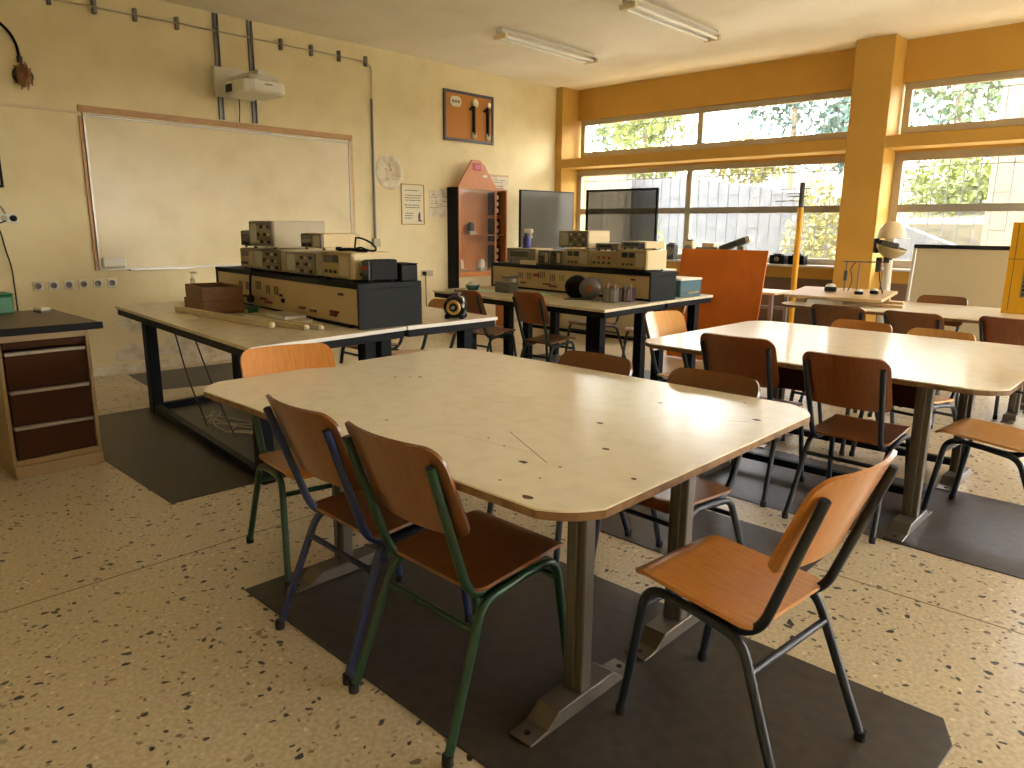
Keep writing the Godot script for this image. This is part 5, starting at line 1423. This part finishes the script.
	# cut-away dome lamp on a conical post
	o = thing("dome_lamp", "open cut-away dome lamp on a tapering white post beside the column", "lamp", Vector3(-2.225, 0, -7.62), 0)
	put("post", lathe_mesh([[0.0, 0.0], [0.12, 0.0], [0.12, 0.02], [0.05, 0.05], [0.042, 0.8], [0.034, 1.12], [0.0, 1.12]], 18), M.white_plastic, o)
	put("dome", lathe_mesh([[0.125, 1.325], [0.12, 1.37], [0.105, 1.42], [0.075, 1.455], [0.04, 1.475], [0.0, 1.48]], 24), M.cream_plastic, o)
	put("disc", lathe_mesh([[0.0, 1.32], [0.16, 1.32], [0.16, 1.324], [0.0, 1.324]], 24), M.alu, o)
	st = st_new()
	lathe(st, [[0.0, -0.11], [0.05, -0.105], [0.09, -0.08], [0.125, -0.04], [0.14, 0.0], [0.135, 0.0], [0.12, -0.035], [0.085, -0.07], [0.0, -0.095]], 24, Transform3D(Basis(Vector3.BACK, deg_to_rad(-14)), Vector3(0.015, 1.245, 0)))
	put("lower_bowl", done(st), M.dev_olive, o)
	put("inner_part", box_mesh(Vector3(0.17, 0.055, 0.15), 0.012), M.dev_dark, o, Vector3(-0.015, 1.265, 0), Vector3(0, 20, -12))
	put("hinge", span_mesh(Vector3(-0.15, 1.18, -0.03), Vector3(-0.10, 1.32, 0.03), 0.01), M.dev_dark, o)
	put("neck", cyl(0.04, 0.06, 12), M.dev_dark, o, Vector3(-0.01, 1.09, 0))
	put("bracket", span_mesh(Vector3(-0.11, 1.0, -0.02), Vector3(-0.06, 1.14, 0.02), 0.006), M.dev_dark, o)
	# things on the left window sill
	var sy := 0.9725
	var sill := [["dark apparatus with knobs on the sill near the middle mullion", -5.46, 0.13, 0.21, "dev_dark", 1], ["cream box on the sill beside the mullion", -5.17, 0.13, 0.26, "dev_cream", 1], ["grey instrument on the sill above the orange board's left part", -4.9, 0.32, 0.185, "dev_grey", 0], ["pale wooden box on the grey instrument on the sill", -4.88, 0.18, 0.045, "wood_pale", 2], ["black boxy speaker on the sill, left of two", -3.92, 0.19, 0.11, "black", 1], ["black boxy speaker on the sill by the yellow pole", -3.68, 0.20, 0.11, "black", 1]]
	for q in sill:
		var yy := sy + (0.1855 if q[5] == 2 else 0.0)
		o = thing("sill_box", q[0], "box", Vector3(q[1], yy, -9.02), 0, "things on the window sill")
		put("body", span_mesh(Vector3(-q[2] / 2, 0, -0.06), Vector3(q[2] / 2, q[3], 0.06), 0.006), M[q[4]], o)
		if q[5] == 1:
			put("dial", lathe_mesh(disc(q[3] * 0.28, 0.012, 0.003), 14), M.dev_grey, o, Vector3(0, q[3] * 0.55, 0.06), Vector3(90, 0, 0))
			put("top_cap", span_mesh(Vector3(-q[2] * 0.3, q[3], -0.04), Vector3(q[2] * 0.3, q[3] + 0.02, 0.04), 0.004), M.dev_dark, o)
		elif q[5] == 0:
			put("strip", span_mesh(Vector3(-q[2] * 0.45, q[3] * 0.3, 0.06), Vector3(q[2] * 0.45, q[3] * 0.7, 0.064), 0.001), M.dev_dark, o)
		else:
			put("lid", span_mesh(Vector3(-q[2] / 2 - 0.003, q[3], -0.063), Vector3(q[2] / 2 + 0.003, q[3] + 0.008, 0.063), 0.002), M.wood_pale, o)
	o = thing("tilted_printer", "dark instrument tilted up on the sill above the orange board", "instrument", Vector3(-4.53, sy, -9.03), 0)
	st = st_new()
	bx(st, Vector3(0.0, 0.225, 0), Vector3(0.38, 0.085, 0.15), 0.008, Basis(Vector3.BACK, deg_to_rad(20)))
	put("body", done(st), M.dev_dark, o)
	st = st_new()
	bx(st, Vector3(0.20, 0.298, 0), Vector3(0.06, 0.08, 0.14), 0.006, Basis(Vector3.BACK, deg_to_rad(20)))
	put("end_cap", done(st), M.dev_beige, o)
	put("support", span_mesh(Vector3(0.06, 0.0, -0.05), Vector3(0.15, 0.205, 0.05), 0.004), M.dev_grey, o)
	put("support", span_mesh(Vector3(-0.16, 0.0, -0.05), Vector3(-0.10, 0.14, 0.05), 0.004), M.dev_grey, o)

# ---------------------------------------------------------------- ceiling battens (switched off)
func build_ceiling_lights() -> void:
	var names := ["white fluorescent batten on the ceiling, left of two, switched off", "white fluorescent batten on the ceiling, right of two, switched off"]
	for i in 2:
		var o := thing("ceiling_light", names[i], "ceiling light", Vector3([-5.72, -4.12][i], CEIL - 0.001, -6.62), 0, "fluorescent battens")
		put("body", span_mesh(Vector3(-0.05, -0.05, -0.80), Vector3(0.05, 0.0, 0.80), 0.006), M.white_plastic, o)
		var st := st_new()
		ext(st, PackedVector2Array([Vector2(-0.11, -0.055), Vector2(0.11, -0.055), Vector2(0.05, -0.052), Vector2(-0.05, -0.052)]), 1.56, Transform3D(Basis.IDENTITY, Vector3(0, 0, -0.78)), 0.0)
		put("reflector", done(st), M.white_plastic, o)
		for s in [-1, 1]:
			put("fluorescent_tube", tube_mesh([Vector3(s * 0.055, -0.085, -0.74), Vector3(s * 0.055, -0.085, 0.74)], 0.017, 10), M.tube_glass, o)
			put("end_holder", span_mesh(Vector3(-0.09, -0.105, s * 0.77 - 0.025), Vector3(0.09, -0.056, s * 0.77 + 0.025), 0.006), M.cream_plastic, o)
